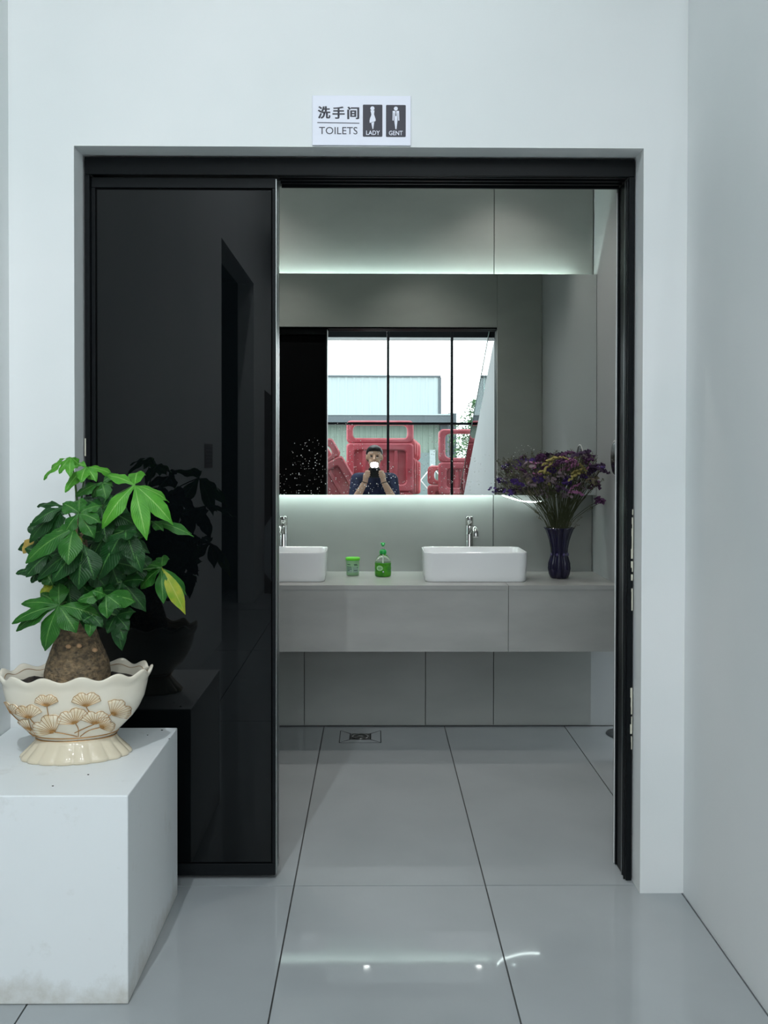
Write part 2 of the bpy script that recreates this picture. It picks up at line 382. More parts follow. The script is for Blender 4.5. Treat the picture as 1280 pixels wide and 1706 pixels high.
def text(s, u0, v0, u1, v1, m, d, name='lettering', bold=0):
    cu = bpy.data.curves.new(name, 'FONT'); cu.body = s; cu.size = 1; cu.offset = bold; cu.fill_mode = 'FRONT'; cu.resolution_u = 3
    o = bpy.data.objects.new(name, cu); COL.objects.link(o)
    dg = bpy.context.evaluated_depsgraph_get(); me = bpy.data.meshes.new_from_object(o.evaluated_get(dg))
    bpy.data.objects.remove(o)
    xs = [v.co.x for v in me.vertices]; ys = [v.co.y for v in me.vertices]
    a, b, c, e = min(xs), max(xs), min(ys), max(ys)
    for v in me.vertices:
        u = u0 + (v.co.x-a)/(b-a)*(u1-u0); vv = v1 - (v.co.y-c)/(e-c)*(v1-v0)
        v.co = (sx(u), -.006-d, sz(vv))
    me.materials.clear(); me.materials.append(m); me.name = name
    q = bpy.data.objects.new(name, me); COL.objects.link(q); q.parent = sg; return q
text('TOILETS', 207, 466, 613, 543, M['sign_ink'], .0006)
text('LADY', 705, 503, 850, 549, M['sign_white'], .0011, bold=.012)
text('GENT', 946, 504, 1092, 551, M['sign_white'], .0011, bold=.012)
for ch, (a, b, c, d) in zip('洗手间', ((195, 247, 325, 379), (350, 250, 476, 379), (507, 251, 629, 383))):
    for k, dv in enumerate((-2.5, 0, 2.5)): text(ch, a+dv, b, c+dv, d, M['sign_ink'], .0005+.0001*k, bold=.018)
tag(sg, 'white toilets sign with lady and gent pictograms above the doorway', 'sign')

# ------------------------------------------------------------------ vanity counter
va = empty('vanity_counter', (0, 4.5, 0))
for x0, x1 in ((-2.49, .593), (.595, 1.086)):
    MB().box(x0, x1, 4.248, 4.774, .755, .775).build('countertop', M['vanity'], va)
    MB().box(x0, x1, 4.250, 4.268, .480, .7545).build('apron_panel', M['vanity'], va)
MB().box(-2.49, 1.086, 4.2685, 4.774, .480, .500).build('underside_panel', M['vanity'], va)
tag(va, 'long wall hung grey stone vanity counter under the mirror', 'counter')

def basin(loc, label):
    b = empty('vessel_basin', loc)
    W, D, H, t = .474, .30, .135, .010
    rows = []
    prof = [(0, .885, .0), (.0, .93, .003), (.004, .955, .012), (.03, .972, .0), (.09, .995, 0), (H-.010, 1.0, 0), (H-.003, 1.0, 0), (H, .992, 0)]
    # outside: from foot to rim, then inside down to the bowl floor
    def ring(w_, d_, r_, z): return [(x, y, z) for x, y in rect_ring(w_, d_, r_, 6)]
    for z, s, _ in prof: rows.append(ring(W*(1-(1-s)*.5), D*(1-(1-s)*.6), .045*s, z))
    for z, ins, r in ((H, .006, .042), (H-.004, .010, .040), (H-.05, .016, .038), (.03, .028, .040), (.016, .05, .04), (.013, .10, .03)):
        rows.append(ring(W-2*ins, D-2*ins, r, z))
    q = MB(); q.grid(rows, True, True, True); local(q, 'bowl', M['ceramic'], b)
    q = MB(); q.lathe([(.001, .0155), (.022, .0155), (.025, .0135)], 20, (0, .02, 0)); local(q, 'drain', M['chrome'], b)
    return tag(b, label, 'basin', 'white vessel basins')
basin((.4615, 4.50, .7755), 'white rectangular vessel basin beside the flower vase')
basin((-.460, 4.50, .7755), 'white rectangular vessel basin half hidden by the sliding door')
def faucet(loc, label, turn):
    f = empty('basin_faucet', loc, turn)
    q = MB(); q.lathe([(.001, 0), (.027, 0), (.027, .006), (.019, .009), (.019, .010), (.0175, .012), (.0175, .232), (.0165, .234)], 24, (0, 0, 0), True, True); local(q, 'body', M['chrome'], f)
    q = MB(); q.lathe([(.001, .2355), (.0190, .2355), (.0195, .276), (.018, .279), (.001, .279)], 24); local(q, 'lever_cap', M['chrome'], f)
    q = MB(); q.tube(spline([(.002, -.010, .200), (.008, -.05, .222), (.014, -.095, .226), (.017, -.122, .212), (.018, -.130, .185)], 4), [.0125]*9+[.0135]*8, 14); local(q, 'spout', M['chrome'], f)
    return tag(f, label, 'faucet', 'tall basin faucets')
faucet((.464, 4.70, .7755), 'tall chrome faucet behind the basin next to the flower vase', 0)
faucet((-.447, 4.70, .7755), 'tall chrome faucet beside the sliding door edge', -.25)

# ------------------------------------------------------------------ mirror with LED strips behind it
mi = empty('mirror', (0, Y_MIR, 1.7))
MB().box(-1.7, 1.085, Y_MIR, Y_MIR+.006, 1.159, 2.240).build('mirror_glass', M['mirror'], mi)
MB().box(1.0853, 1.0865, Y_MIR-.001, Y_MIR+.006, 1.159, 2.240).build('edge_trim', M['alu'], mi)
MB().box(-1.66, 1.05, Y_MIR+.0065, Y_MIR+.03, 1.20, 2.20).build('backing', M['white_plastic'], mi)
MB().box(-1.62, 1.00, 4.7305, 4.764, 1.190, 2.203).build('mounting_box', M['white_plastic'], mi)
MB().box(-1.6, .98, 4.738, 4.748, 2.2035, 2.2055).build('led_strip', M['led'], mi)
MB().box(-1.6, .60, 4.746, 4.753, 1.1865, 1.1885).build('led_strip', M['led'], mi)
q = MB(); q.tube(spline([(.585, 4.745, 1.228), at(836, 823, 4.745), at(850, 829, 4.745), at(868, 834, 4.745), at(886, 836, 4.745), at(902, 835, 4.745)], 5), .0028, 6)
q.build('loose_led_strip', emis('loose_led_light', (.85, 1, .97), 12), mi)
mi.rotation_euler.x = -.0135   # it leans back a little at the top
tag(mi, 'wide frameless backlit mirror above the vanity counter', 'mirror')

# ------------------------------------------------------------------ ceiling lamps
def downlight(x, y, z, watts, label, spot=1.7, rod=0):
    d = empty('downlight', (x, y, z))
    local(MB().lathe([(.036, 0), (.046, 0), (.046, -.006), (.036, -.009)], 24), 'ring', M['white_plastic'], d)
    if rod:
        local(MB().tube([(0, 0, .05), (0, 0, rod)], .006, 6), 'rod', M['white_plastic'], d)
        local(MB().lathe([(.046, .0005), (.046, .045), (.01, .05)], 24, (0, 0, 0), True, True), 'can', M['white_plastic'], d)
    local(MB().lathe([(.001, -.003), (.035, -.003)], 20), 'lens', emis('lamp_lens', (1, .96, .9), 25), d)
    L = bpy.data.lights.new('downlight_lamp', 'SPOT'); L.energy = watts; L.spot_size = spot; L.spot_blend = .9; L.shadow_soft_size = .03; L.color = (.88, .95, 1) if rod else (1, .93, .88)
    o = bpy.data.objects.new('downlight_lamp', L); COL.objects.link(o); o.parent = d; o.location = (0, 0, -.012)
    return tag(d, label, 'ceiling light', 'ceiling downlights')
downlight(.62, 4.42, 2.9, LAMP_W, 'round washroom ceiling downlight nearest the flower vase', 1.9)
downlight(-.62, 4.42, 2.9, LAMP_W, 'round washroom ceiling downlight above the half hidden basin', 1.9)
downlight(.29, 3.60, 2.9, LAMP_W, 'round washroom ceiling downlight just inside the doorway', 1.9)
downlight(-.62, 3.60, 2.9, LAMP_W, 'round washroom ceiling downlight behind the sliding door', 1.9)
downlight(-.09, -2.05, 5.0, HALL_LAMP_W, 'round hall pendant lamp nearer the left wall', 2.7, rod=1.0)
downlight(1.27, -2.05, 5.0, HALL_LAMP_W, 'round hall pendant lamp above the stair side wall', 2.7, rod=1.0)
downlight(-.85, -.40, 5.0, HALL_LAMP_W*2.9, 'unseen hall pendant added on the left to brighten the right wall', 2.7, rod=1.0)  # extra lamp out of view, added to lift the right wall and floor
downlight(.30, -.60, 5.0, HALL_LAMP_W*.3, 'unseen hall pendant added mid-hall as fill light', 2.7, rod=1.0)  # second extra lamp out of view, a weak fill added for the hall

# ------------------------------------------------------------------ floor drain, floor cover, wall dispenser
dr = empty('floor_drain', (-.068, 4.598, 0))
h_, g_, i_ = .100, .0035, .050
for k in range(4):
    a = PI/2*k; Mx = Matrix.Rotation(a, 4, 'Z')
    vs = [(-h_+g_*2, -h_+g_, .0016), (h_-g_*2, -h_+g_, .0016), (i_-g_, -i_-g_*.5, .0008), (-i_+g_, -i_-g_*.5, .0008)]
    q = MB(); q.add([Mx @ Vector(v) for v in vs] + [Mx @ Vector((v[0], v[1], .0004)) for v in vs], [(0, 1, 2, 3), (0, 4, 5, 1), (1, 5, 6, 2), (2, 6, 7, 3), (3, 7, 4, 0)])
    local(q, 'sloped_tile', M['floor'], dr)
local(MB().box(-h_, h_, -h_, h_, .0001, .0003), 'joint_bed', M['deep_black'], dr)
local(MB().box(-i_+.002, i_-.002, -i_+.002, i_-.002, .0004, .0012), 'drain_plate', mat('dark_bronze_drain', S(60, 60, 58), .35, .8), dr)
local(MB().lathe([(.040, .0012), (.043, .004), (.036, .004), (.034, .0012)], 28), 'grate_ring', M['chrome'], dr)
local(MB().lathe([(.001, .006), (.010, .005), (.014, .0012)], 20), 'grate_cap', M['chrome'], dr)
tag(dr, 'square tile-in floor drain with a round grate under the vanity', 'drain')
fc = empty('floor_cover', (1.235, 4.63, 0))
local(MB().lathe([(.11, .001), (.108, .004), (.001, .005)], 40), 'disc', mat('dark_grey_rubber', S(84, 88, 90), .5), fc)
tag(fc, 'round dark floor cover in the far right corner under the counter', 'cover')
ds = empty('round_wall_dispenser', (1.086, 4.318, 1.341))
Mr = Matrix.Rotation(-PI/2, 4, 'Y')
q = MB(); q.lathe([(.001, .008), (.060, .008), (.074, .006), (.076, .003), (.076, 0.0005)], 40); q.v = [tuple(Mr @ Vector(v)) for v in q.v]; local(q, 'cover', mat('black_gloss_plastic', S(14, 15, 16), .2), ds)
q = MB(); q.lathe([(.082, 0.0005), (.082, .003), (.077, .003)], 40); q.v = [tuple(Mr @ Vector(v)) for v in q.v]; local(q, 'rim', M['white_plastic'], ds)
tag(ds, 'round black dispenser on the washroom side wall behind the right jamb', 'dispenser')
# notice on the left hall wall, seen in the dark glass
nt_ = empty('wall_notice', (-1.112, -.35, 1.35))
local(MB().box(0, .002, -.15, .15, -.08, .08), 'sheet', mat('notice_paper', S(120, 112, 116), .6), nt_)
for k in range(5): local(MB().box(.0021, .0026, -.12, .12-.03*(k % 2), .045-.024*k, .052-.024*k), 'text_line', mat('notice_ink', S(40, 40, 44), .6), nt_)
tag(nt_, 'grey notice sheet on the left hall wall, seen in the door glass', 'notice')

# ------------------------------------------------------------------ soap bottle and tub
gb_ = empty('soap_bottle', (.039, 4.570, .7757))
M['clear'] = mat('clear_plastic', (.97, 1, .97, 1), .04, Transmission_Weight=1.0, IOR=1.25)
M['soap'] = noisy(mat('green_liquid_soap', S(60, 165, 12), .15), S(45, 150, 8), S(85, 185, 20), 40, 2)
bsdf(M['soap']).inputs['Transmission Weight'].default_value = .25
M['pump'] = mat('green_pump_plastic', S(10, 150, 62), .35)
local(MB().lathe([(.001, 0), (.034, 0), (.0385, .004), (.0395, .02), (.038, .03), (.0395, .04), (.038, .05), (.0392, .062), (.036, .075), (.030, .088), (.020, .099), (.0125, .104), (.0125, .108)], 32), 'body', M['clear'], gb_)
local(MB().lathe([(.001, .0015), (.033, .0015), (.037, .005), (.0382, .02), (.0367, .03), (.0382, .04), (.0368, .05), (.0380, .062), (.0378, .063), (.001, .063)], 32), 'liquid', M['soap'], gb_)
local(MB().lathe([(.012, .107), (.0165, .107), (.0170, .112), (.0165, .122), (.010, .129), (.004, .130)], 20), 'collar', M['pump'], gb_)
local(MB().tube([(0, 0, .130), (0, 0, .146)], .0035, 8), 'pump_stem', M['white_plastic'], gb_)
local(MB().tube([(0, 0, .002), (0, 0, .108)], .0025, 6), 'dip_tube', M['white_plastic'], gb_)
q = MB(); q.lathe([(.004, .142), (.008, .148), (.011, .156), (.010, .160), (.001, .161)], 16); q.tube([(0, -.004, .153), (0, -.028, .152), (0, -.034, .147)], [.006, .005, .004], 8); local(q, 'pump_head', M['pump'], gb_)
def wrap_disc(rad, th0, z0, rw, rh, n=24):
    q = MB(); vs = [(rad*math.sin(th0), -rad*math.cos(th0), z0)]
    for i in range(n):
        a = 2*PI*i/n; th = th0 + rw*math.cos(a)/rad; vs.append((rad*math.sin(th), -rad*math.cos(th), z0+rh*math.sin(a)))
    q.add(vs, [(0, 1+i, 1+(i+1) % n) for i in range(n)]); return q
local(wrap_disc(.0402, -.42, .042, .017, .0125), 'label', mat('soap_label', S(150, 195, 140), .4), gb_)
local(wrap_disc(.0402, .03, .026, .003, .003), 'label_dot', M['white_plastic'], gb_)
local(wrap_disc(.0406, -.42, .042, .010, .006), 'label_print', mat('soap_label_print', S(110, 160, 100), .4), gb_)
tag(gb_, 'clear pump bottle of green liquid soap on the counter', 'soap bottle')
jr = empty('wipes_tub', (-.106, 4.610, .7757))
M['tub'] = mat('pale_green_translucent_plastic', S(150, 195, 150), .3, Transmission_Weight=.25)
M['tub_label'] = mat('grey_green_tub_label', S(138, 165, 150), .4)
local(MB().lathe([(.001, 0), (.0275, 0), (.0295, .003), (.0325, .07), (.0325, .076)], 32), 'body', M['tub'], jr)
local(MB().lathe([(.0325, .073), (.0352, .073), (.0355, .082), (.034, .086), (.001, .0865)], 32), 'lid', mat('bright_green_lid', S(92, 200, 40), .35), jr)
def wrap_rect(q, rad0, rad1, t0, t1, z0, z1, n=8):
    rows = [[((rad0+(rad1-rad0)*zz)*math.sin(t0+(t1-t0)*i/n), -(rad0+(rad1-rad0)*zz)*math.cos(t0+(t1-t0)*i/n), z0+(z1-z0)*zz) for i in range(n+1)] for zz in (0, 1)]
    return q.grid(rows, False)
for t0, t1 in ((-1.05, -.05), (.05, 1.05)): local(wrap_rect(MB(), .0303, .0318, t0, t1, .016, .060), 'label', M['tub_label'], jr)
q = MB()
for t0, t1, z in ((-.9, -.35, .052), (-.95, -.2, .040), (-.95, -.15, .031), (-.9, -.45, .024), (.2, .7, .053), (.25, .9, .049), (.7, .9, .038), (.2, .8, .024)):
    wrap_rect(q, .0318, .0319, t0, t1, z, z+.0035, 4)
local(q, 'label_print', mat('tub_print', S(70, 95, 85), .5), jr)
tag(jr, 'small pale green tub with a bright green lid on the counter', 'tub')

# ------------------------------------------------------------------ vase and dried flowers
VX, VY, VZ = .868, 4.505, .7757
vs_ = empty('glass_vase', (VX, VY, VZ))
M['vase'] = mat('dark_violet_glass', (.012, .010, .040, 1), .03, Transmission_Weight=.3, IOR=1.5)
def flute(a, z):
    k = .5+.5*math.cos(7*a)
    up = max(0, (z-.13)/.10)
    return 1 + (.36*(abs(math.cos(3.5*a))**.7) - .24)*(1-.35*up) + .07*up*k
prof = [(.030, 0), (.038, .002), (.045, .02), (.0485, .045), (.047, .07), (.040, .095), (.0355, .115), (.037, .14), (.043, .175), (.051, .205), (.059, .228), (.066, .238), (.063, .2385), (.055, .226), (.046, .2), (.034, .14), (.033, .115), (.040, .07), (.040, .03), (.001, .016)]
local(MB().lathe(prof, 98, (0, 0, 0), True, True, flute), 'body', M['vase'], vs_)
M['vase_bead'] = mat('violet_glass_bead', (.06, .05, .12, 1), .05)
for k in range(7):
    a = 2*PI*(k+.5)/7 - PI/2
    q = MB(); q.blob((.0375*math.cos(a), .0375*math.sin(a), .112), (.0075, .0075, .009), 10, 6); local(q, 'bead', M['vase_bead'], vs_)
tag(vs_, 'dark violet fluted glass vase holding dried flowers', 'vase')

bq = empty('dried_flower_bouquet', (VX, VY, VZ+.03))
M['stem'] = mat('dry_olive_stem', S(62, 68, 40), .8)
M['twig'] = mat('dry_grey_green_twig', S(98, 98, 78), .85)
FC = {'violet': S(74, 48, 122), 'plum': S(88, 52, 92), 'pink': S(172, 112, 158), 'yellow': S(152, 144, 84), 'dark': S(60, 42, 72), 'dusty': S(122, 108, 116), 'cream': S(150, 140, 118)}
FM = {k: mat('dried_floret_'+k, v, .85) for k, v in FC.items()}
def floret_head(seed, spike):
    r = random.Random(seed); q = MB()
    n = 13
    for i in range(n):
        if spike:
            t = i/(n-1)-.5; p = (t*.055, r.uniform(-.006, .006), .004*math.cos(t*3)+r.uniform(-.004, .004))
        else:
            a = r.uniform(0, 2*PI); d = .019*math.sqrt(r.random()); p = (d*math.cos(a), d*math.sin(a), r.uniform(-.008, .010))
        # each floret: a little ruffled trumpet of five petals
        s = r.uniform(.005, .0085); nrm = Vector((p[0]*18+r.uniform(-.4, .4), p[1]*18+r.uniform(-.4, .4)-.3, .7)).normalized(); a_ = nrm.orthogonal().normalized(); b_ = nrm.cross(a_)
        c = Vector(p); vv = [c - nrm*s*.8]
        for j in range(10):
            rr = s*(1.0 if j % 2 == 0 else .55); vv.append(c + (a_*math.cos(j*PI/5) + b_*math.sin(j*PI/5))*rr + nrm*(s*.45 if j % 2 == 0 else s*.2))
        q.add(vv, [(0, 1+j, 1+(j+1) % 10) for j in range(10)] + [(1, 3, 5, 7, 9)])
    return q
heads = {}
for k in FM:
    for j in range(2): heads[k, 0, j] = floret_head(R.random(), False).mesh('flower_head', FM[k]); heads[k, 1, j] = floret_head(R.random(), True).mesh('flower_head', FM[k])
def bloom(x, y, Y, kind, spike=0, tilt=0, sc=1):
    p = at(x, y, Y)
    o = bpy.data.objects.new('flower_head', heads[kind, spike, R.randrange(2)]); COL.objects.link(o); o.parent = bq
    o.location = p - Vector(bq.location); o.scale = (sc,)*3
    o.rotation_euler = (R.uniform(-.3, .3), tilt, R.uniform(-.4, .4) if spike else R.uniform(0, 6))
    return p
def stem_to(p, rad=.0014):
    b = Vector((VX + (p.x-VX)*.10 + R.uniform(-.012, .012), VY + (p.y-VY)*.1 + R.uniform(-.012, .012), VZ+.05))
    m_ = Vector((VX + (p.x-VX)*.24 + R.uniform(-.008, .008), VY + (p.y-VY)*.24, VZ+.24))
    n_ = m_.lerp(p, .5) + Vector(((p.x-VX)*-.04, 0, .012))
    q = MB(); q.tube(spline([b, m_, n_, p], 4), rad, 5); o = q.build('stem', M['stem']); o.parent = bq; o.location = -Vector(bq.location)
# flower heads read off the photograph: pixel, depth offset, colour, spike?, tilt
BL = [(862, 776, 'violet'), (884, 768, 'violet'), (868, 785, 'plum'), (880, 775, 'dusty'), (890, 776, 'pink'), (858, 802, 'violet'), (866, 808, 'violet'), (874, 815, 'dark'), (847, 822, 'violet'), (852, 820, 'dark'),
      (897, 765, 'plum'), (903, 762, 'plum'), (908, 780, 'plum'), (897, 800, 'violet'), (901, 797, 'violet'), (895, 795, 'pink'), (921, 784, 'violet'), (924, 774, 'plum'), (929, 774, 'plum'), (936, 769, 'plum'), (947, 766, 'pink'), (952, 768, 'pink'),
      (944, 803, 'violet'), (948, 808, 'violet'), (944, 798, 'violet'), (912, 790, 'dusty'), (934, 792, 'dusty'), (880, 796, 'dusty'), (888, 808, 'dusty'), (872, 797, 'dusty'), (906, 810, 'dusty'), (930, 800, 'dark'), (918, 802, 'dusty'), (983, 765, 'plum'), (978, 772, 'plum'), (974, 760, 'dusty'),
      (992, 808, 'plum'), (988, 812, 'plum'), (997, 834, 'plum'), (1001, 837, 'plum'), (980, 798, 'violet'), (975, 792, 'dark'), (986, 786, 'violet'), (992, 782, 'dark'), (900, 822, 'dusty'), (910, 826, 'dusty'), (958, 790, 'dusty'), (945, 826, 'dusty'), (936, 815, 'dark'), (884, 802, 'cream'), (961, 778, 'cream'), (888, 822, 'cream'), (985, 802, 'cream'), (990, 800, 'cream'), (966, 812, 'dusty')]
for x, y, k in BL:
    p = bloom(x, y, VY-.07+R.uniform(-.05, .09), k, 0, 0, R.uniform(1.15, 1.5))
    stem_to(p)
for x, y, k, t, s in [(936, 758, 'dark', -.25, 1.2), (946, 757, 'plum', -.2, 1.1), (966, 757, 'dark', -.35, 1.1), (972, 754, 'dark', -.3, .9), (992, 777, 'dark', -.25, 1.1), (1000, 785, 'dark', .15, 1.3), (995, 781, 'violet', -.1, 1), (947, 778, 'pink', -.35, 1.1), (955, 779, 'pink', -.4, .9), (958, 811, 'pink', -.5, .8), (959, 822, 'pink', .2, .9), (965, 823, 'pink', .3, .7), (985, 781, 'pink', 0, .8),
                      (918, 769, 'yellow', -.5, 1.1), (928, 765, 'yellow', -.2, 1), (914, 779, 'yellow', -.8, .9), (908, 788, 'yellow', .2, .8), (911, 801, 'yellow', 1, .7), (964, 786, 'yellow', -.4, 1), (970, 790, 'yellow', .2, 1), (958, 795, 'yellow', -.6, .9), (972, 781, 'yellow', .9, .8), (940, 764, 'yellow', .3, .6), (958, 764, 'yellow', -.6, .6)]:
    p = bloom(x, y, VY-.11+R.uniform(-.02, .05), k, 1, t, s*1.2)
    stem_to(p)
# extra plain stems fill the fan above the mouth; fine side twigs are too many to count
for i in range(46):
    x = R.uniform(872, 978); y = R.uniform(806, 838)
    stem_to(at(x, y, VY+R.uniform(-.09, .09)), .0016)
q = MB(); tw = R
def twig(p, d, L, n):
    d = d.normalized(); e = p + d*L
    q.tube([p, p.lerp(e, .5)+Vector((tw.uniform(-.003, .003), 0, 0)), e], [.0009, .0007, .0005], 3, False)
    for i in range(n):
        t = tw.uniform(.3, 1); b = p.lerp(e, t); dd = (d + Vector((tw.uniform(-1, 1), tw.uniform(-1, 1), tw.uniform(-.2, .8)))*.9).normalized(); l = tw.uniform(.008, .02)
        f = b + dd*l; q.tube([b, f], [.0006, .0004], 3, False); q.blob(f, tw.uniform(.0014, .0026), 4, 3)
base = Vector((VX, VY, VZ+.2))
for i in range(250):
    x = tw.uniform(856, 988); ymin = 764 + abs(x-925)*.12; p = at(x, tw.uniform(ymin+4, 838-abs(x-925)*.2), VY+tw.uniform(-.09, .09))
    twig(p, (p-base)+Vector((tw.uniform(-.06, .06), tw.uniform(-.06, .06), 0)), tw.uniform(.03, .06), 7)
for x, y in ((878, 762), (918, 756), (850, 786), (896, 856), (893, 850), (962, 868), (955, 880), (948, 876), (1003, 800), (985, 848), (902, 866)):
    p = at(x, y, VY-.06); twig(p - (p-base)*.12, (p-base), .035, 8)
o = q.build('dry_twigs', M['twig']); o.parent = bq; o.location = -Vector(bq.location); o['kind'] = 'stuff'
tag(bq, 'bunch of dried violet, pink and yellow flowers in the vase', 'flowers')

# ------------------------------------------------------------------ planter on the plinth
PC = Vector((-.828, 2.665, .5155)); PROT = .20
pt = empty('ceramic_planter', PC, PROT)
M['cream'] = noisy(mat('cream_glazed_ceramic', S(226, 219, 202), .12), S(222, 214, 196), S(229, 223, 208), 6, 3)
M['foot_glaze'] = mat('beige_glazed_ceramic', S(208, 197, 174), .1)
M['gold'] = mat('worn_gold_lustre', S(186, 140, 84), .32, .6)
M['leaf_glaze'] = noisy(mat('gold_tinted_relief', S(230, 218, 192), .18), S(233, 222, 198), S(216, 192, 150), 22, 3, .42, .75)
NT = 224
AP = [(.056, .106), (.066, .112), (.085, .132), (.105, .152), (.13, .170), (.16, .184), (.19, .191), (.208, .194), (.222, .203), (.232, .2055)]
def prof_a(z):
    for (z0, a0), (z1, a1) in zip(AP, AP[1:]):
        if z <= z1: return a0 + (a1-a0)*max(0, (z-z0))/(z1-z0)
    return AP[-1][1]
BR = .62
def bowl_pt(th, a, z, zwave=0, awave=0):
    wv = math.cos(13*th)
    return (a*(1+awave*wv)*math.cos(th), a*BR*(1+awave*wv)*math.sin(th), z + zwave*wv + .006*zwave*0)
rows = []
ZS = [.056+i*(.232-.056)/22 for i in range(23)]
for z in ZS:
    t = max(0, (z-.19)/.042); rows.append([bowl_pt(2*PI*j/NT, prof_a(z), z, .007*t, .012*t) for j in range(NT)])
rows.append([bowl_pt(2*PI*j/NT, .2035, .236, .007, .012) for j in range(NT)])
rows.append([bowl_pt(2*PI*j/NT, .198, .2345, .007, .012) for j in range(NT)])
for z, a in ((.222, .190), (.205, .182), (.18, .176)): rows.append([bowl_pt(2*PI*j/NT, a, z, .002, .004) for j in range(NT)])
local(MB().grid(rows, True, True, False), 'bowl', M['cream'], pt)
rows = []
for z, a, s in ((0, .1445, 1), (.004, .147, 1), (.010, .145, 1), (.02, .135, .9), (.034, .121, .7), (.046, .111, .4), (.0555, .106, 0)):
    row = []
    for j in range(NT):
        th = 2*PI*j/NT; k = abs(math.cos(9*th))**.7; f = 1 + s*.055*(k-.6)
        row.append((a*f*math.cos(th), a*.66*f*math.sin(th), z))
    rows.append(row)
local(MB().grid(rows, True, True, True), 'foot', M['foot_glaze'], pt)
for z, a in ((.0555, .1085), (.065, .1135)):
    local(MB().tube([bowl_pt(2*PI*j/72, a, z) for j in range(73)], .0014, 6, False), 'gold_line', M['gold'], pt)
local(MB().tube([bowl_pt(2*PI*j/144, .1905, .2235, .004, .006) for j in range(145)], .0008, 5, False), 'gold_line', M['gold'], pt)
# soil
rows = []
for f in (1, .85, .7, .55, .4, .2, .02):
    rows.append([(f*.179*math.cos(2*PI*j/60), f*.179*BR*math.sin(2*PI*j/60), .206+(.016*noise.noise(Vector((f*3*math.cos(2*PI*j/60)*3, f*9*math.sin(2*PI*j/60), 2)))+.012*(1-f)) if f < 1 else .20) for j in range(60)])
so = local(MB().grid(rows, True, False, True), 'soil', noisy(mat('dark_potting_soil', S(48, 40, 36), .95), S(34, 29, 27), S(66, 56, 48), 60, 5, bump=.8), pt); so['kind'] = 'stuff'
# ginkgo reliefs: fans on the front of the bowl, placed by (x, z) on the front view
def front(x, z, off=0):
    a = prof_a(z); u = max(-.985, min(.985, x/a)); th = math.acos(u)
    n = Vector((u/a, -math.sin(th)/(a*BR), -.35/a if z < .12 else -.1/a)).normalized()
    return Vector((x if abs(x) < a else a*u, -a*BR*math.sin(th), z)) + n*off
def ginkgo(cx, cz, ang, size, spread=1.15, stem=None):
    # fan: hub at (cx,cz), opening towards ang (0 = up)
    n = 22; ringsF = (0, .18, .45, .75, .96, 1.0); rows = []
    for f in ringsF:
        row = []
        for i in range(n+1):
            t = -1+2*i/n; a = ang + t*spread
            notch = 1 - .22*math.exp(-(t/.10)**2) - .05*abs(math.sin(t*9)) - .10*abs(t)**3
            r = size*f*notch
            off = .0035*(1 if 0 < f < .97 else (.4 if f == 0 else -.001/.0035)) + (.0007 if (i % 2 and .2 < f < .97) else 0)
            x, z = cx + r*math.sin(a), cz + r*math.cos(a)*.92
            row.append(front(x, z, off))
        rows.append(row)
    leaf_ = local(MB().grid(rows, False), 'ginkgo_leaf', M['leaf_glaze'], pt)
    q = MB()
    for i in range(0, n+1, 2):
        t = -1+2*i/n; a = ang+t*spread; notch = 1 - .22*math.exp(-(t/.10)**2) - .05*abs(math.sin(t*9)) - .10*abs(t)**3
        q.tube([front(cx+size*f*notch*math.sin(a), cz+size*f*notch*math.cos(a)*.92, .0042) for f in (.05, .5, .97)], [.0011, .0006, .0005], 4, False)
    q.tube([rows[-2][i] + (rows[-2][i]-rows[-3][i])*.1 for i in range(n+1)], .0007, 4, False)
    o = local(q, 'gold_veins', M['gold'], leaf_)
    if stem:
        q = MB(); q.tube([front(x, z, .0018) for x, z in [tuple(p) for p in spline([(s[0], s[1], 0) for s in [(cx, cz)]+stem], 5) for p in [(p[0], p[1])]]], .0012, 5, False)
        local(q, 'gold_stem', M['gold'], pt)
KX = 1/2952
def gx(u): return (u-650)*KX
def gz(v): return .0665 + (718-v)*KX*1.0
G_ = [(462, 425, -.05, 92, [(468, 480), (475, 520)]), (755, 440, .05, 112, [(775, 480), (790, 492)]), (165, 525, .0, 95, [(205, 560), (240, 580)]), (325, 535, -.2, 112, [(350, 570), (390, 600)]),
      (510, 655, -.75, 150, [(560, 665), (640, 690), (680, 706)]), (672, 580, -.35, 125, [(690, 630), (686, 706)]), (815, 600, .1, 110, [(740, 630), (660, 668)]), (940, 535, 1.0, 125, [(900, 545)]), (850, 640, 1.1, 95, [(770, 655), (700, 706)]), (330, 650, -1.3, 110, [(360, 652)])]
for u, v, a, s, st in G_: ginkgo(gx(u), gz(v), a, s*KX*1.24, 1.16, [(gx(p), gz(r)) for p, r in st])
tag(pt, 'oval cream ceramic planter with gold ginkgo leaves and a wavy rim', 'planter')
# crumbs on the plinth
CL = ['dark soil crumb at the back edge of the plinth by the door glass', 'dark soil crumb touching the front of the planter foot', 'dark soil crumb on the plinth a little in front of the planter', 'dark soil crumb nearest the front edge of the plinth', 'dark soil crumb right of the planter foot', 'dark soil crumb by the right edge of the plinth top']
for x, y, s in ((270, 1217, .004), (98, 1276, .004), (147, 1291, .003), (88, 1310, .003), (246, 1225, .0025), (282, 1231, .0025)):
    d = _fw + CR*((x-640)/FPX) + CU*((PPY-y)/FPX); t = (.515-CAMZ)/d.z; p = Vector((0, 0, CAMZ))+d*t
    c = MB().blob((0, 0, s*.3), (s, s*.7, s*.4), 6, 4).build('soil_crumb', bpy.data.materials['dark_potting_soil']); c.location = (p.x, p.y, .515)
    tag(c, CL.pop(0), 'crumb', 'soil crumbs on the plinth')

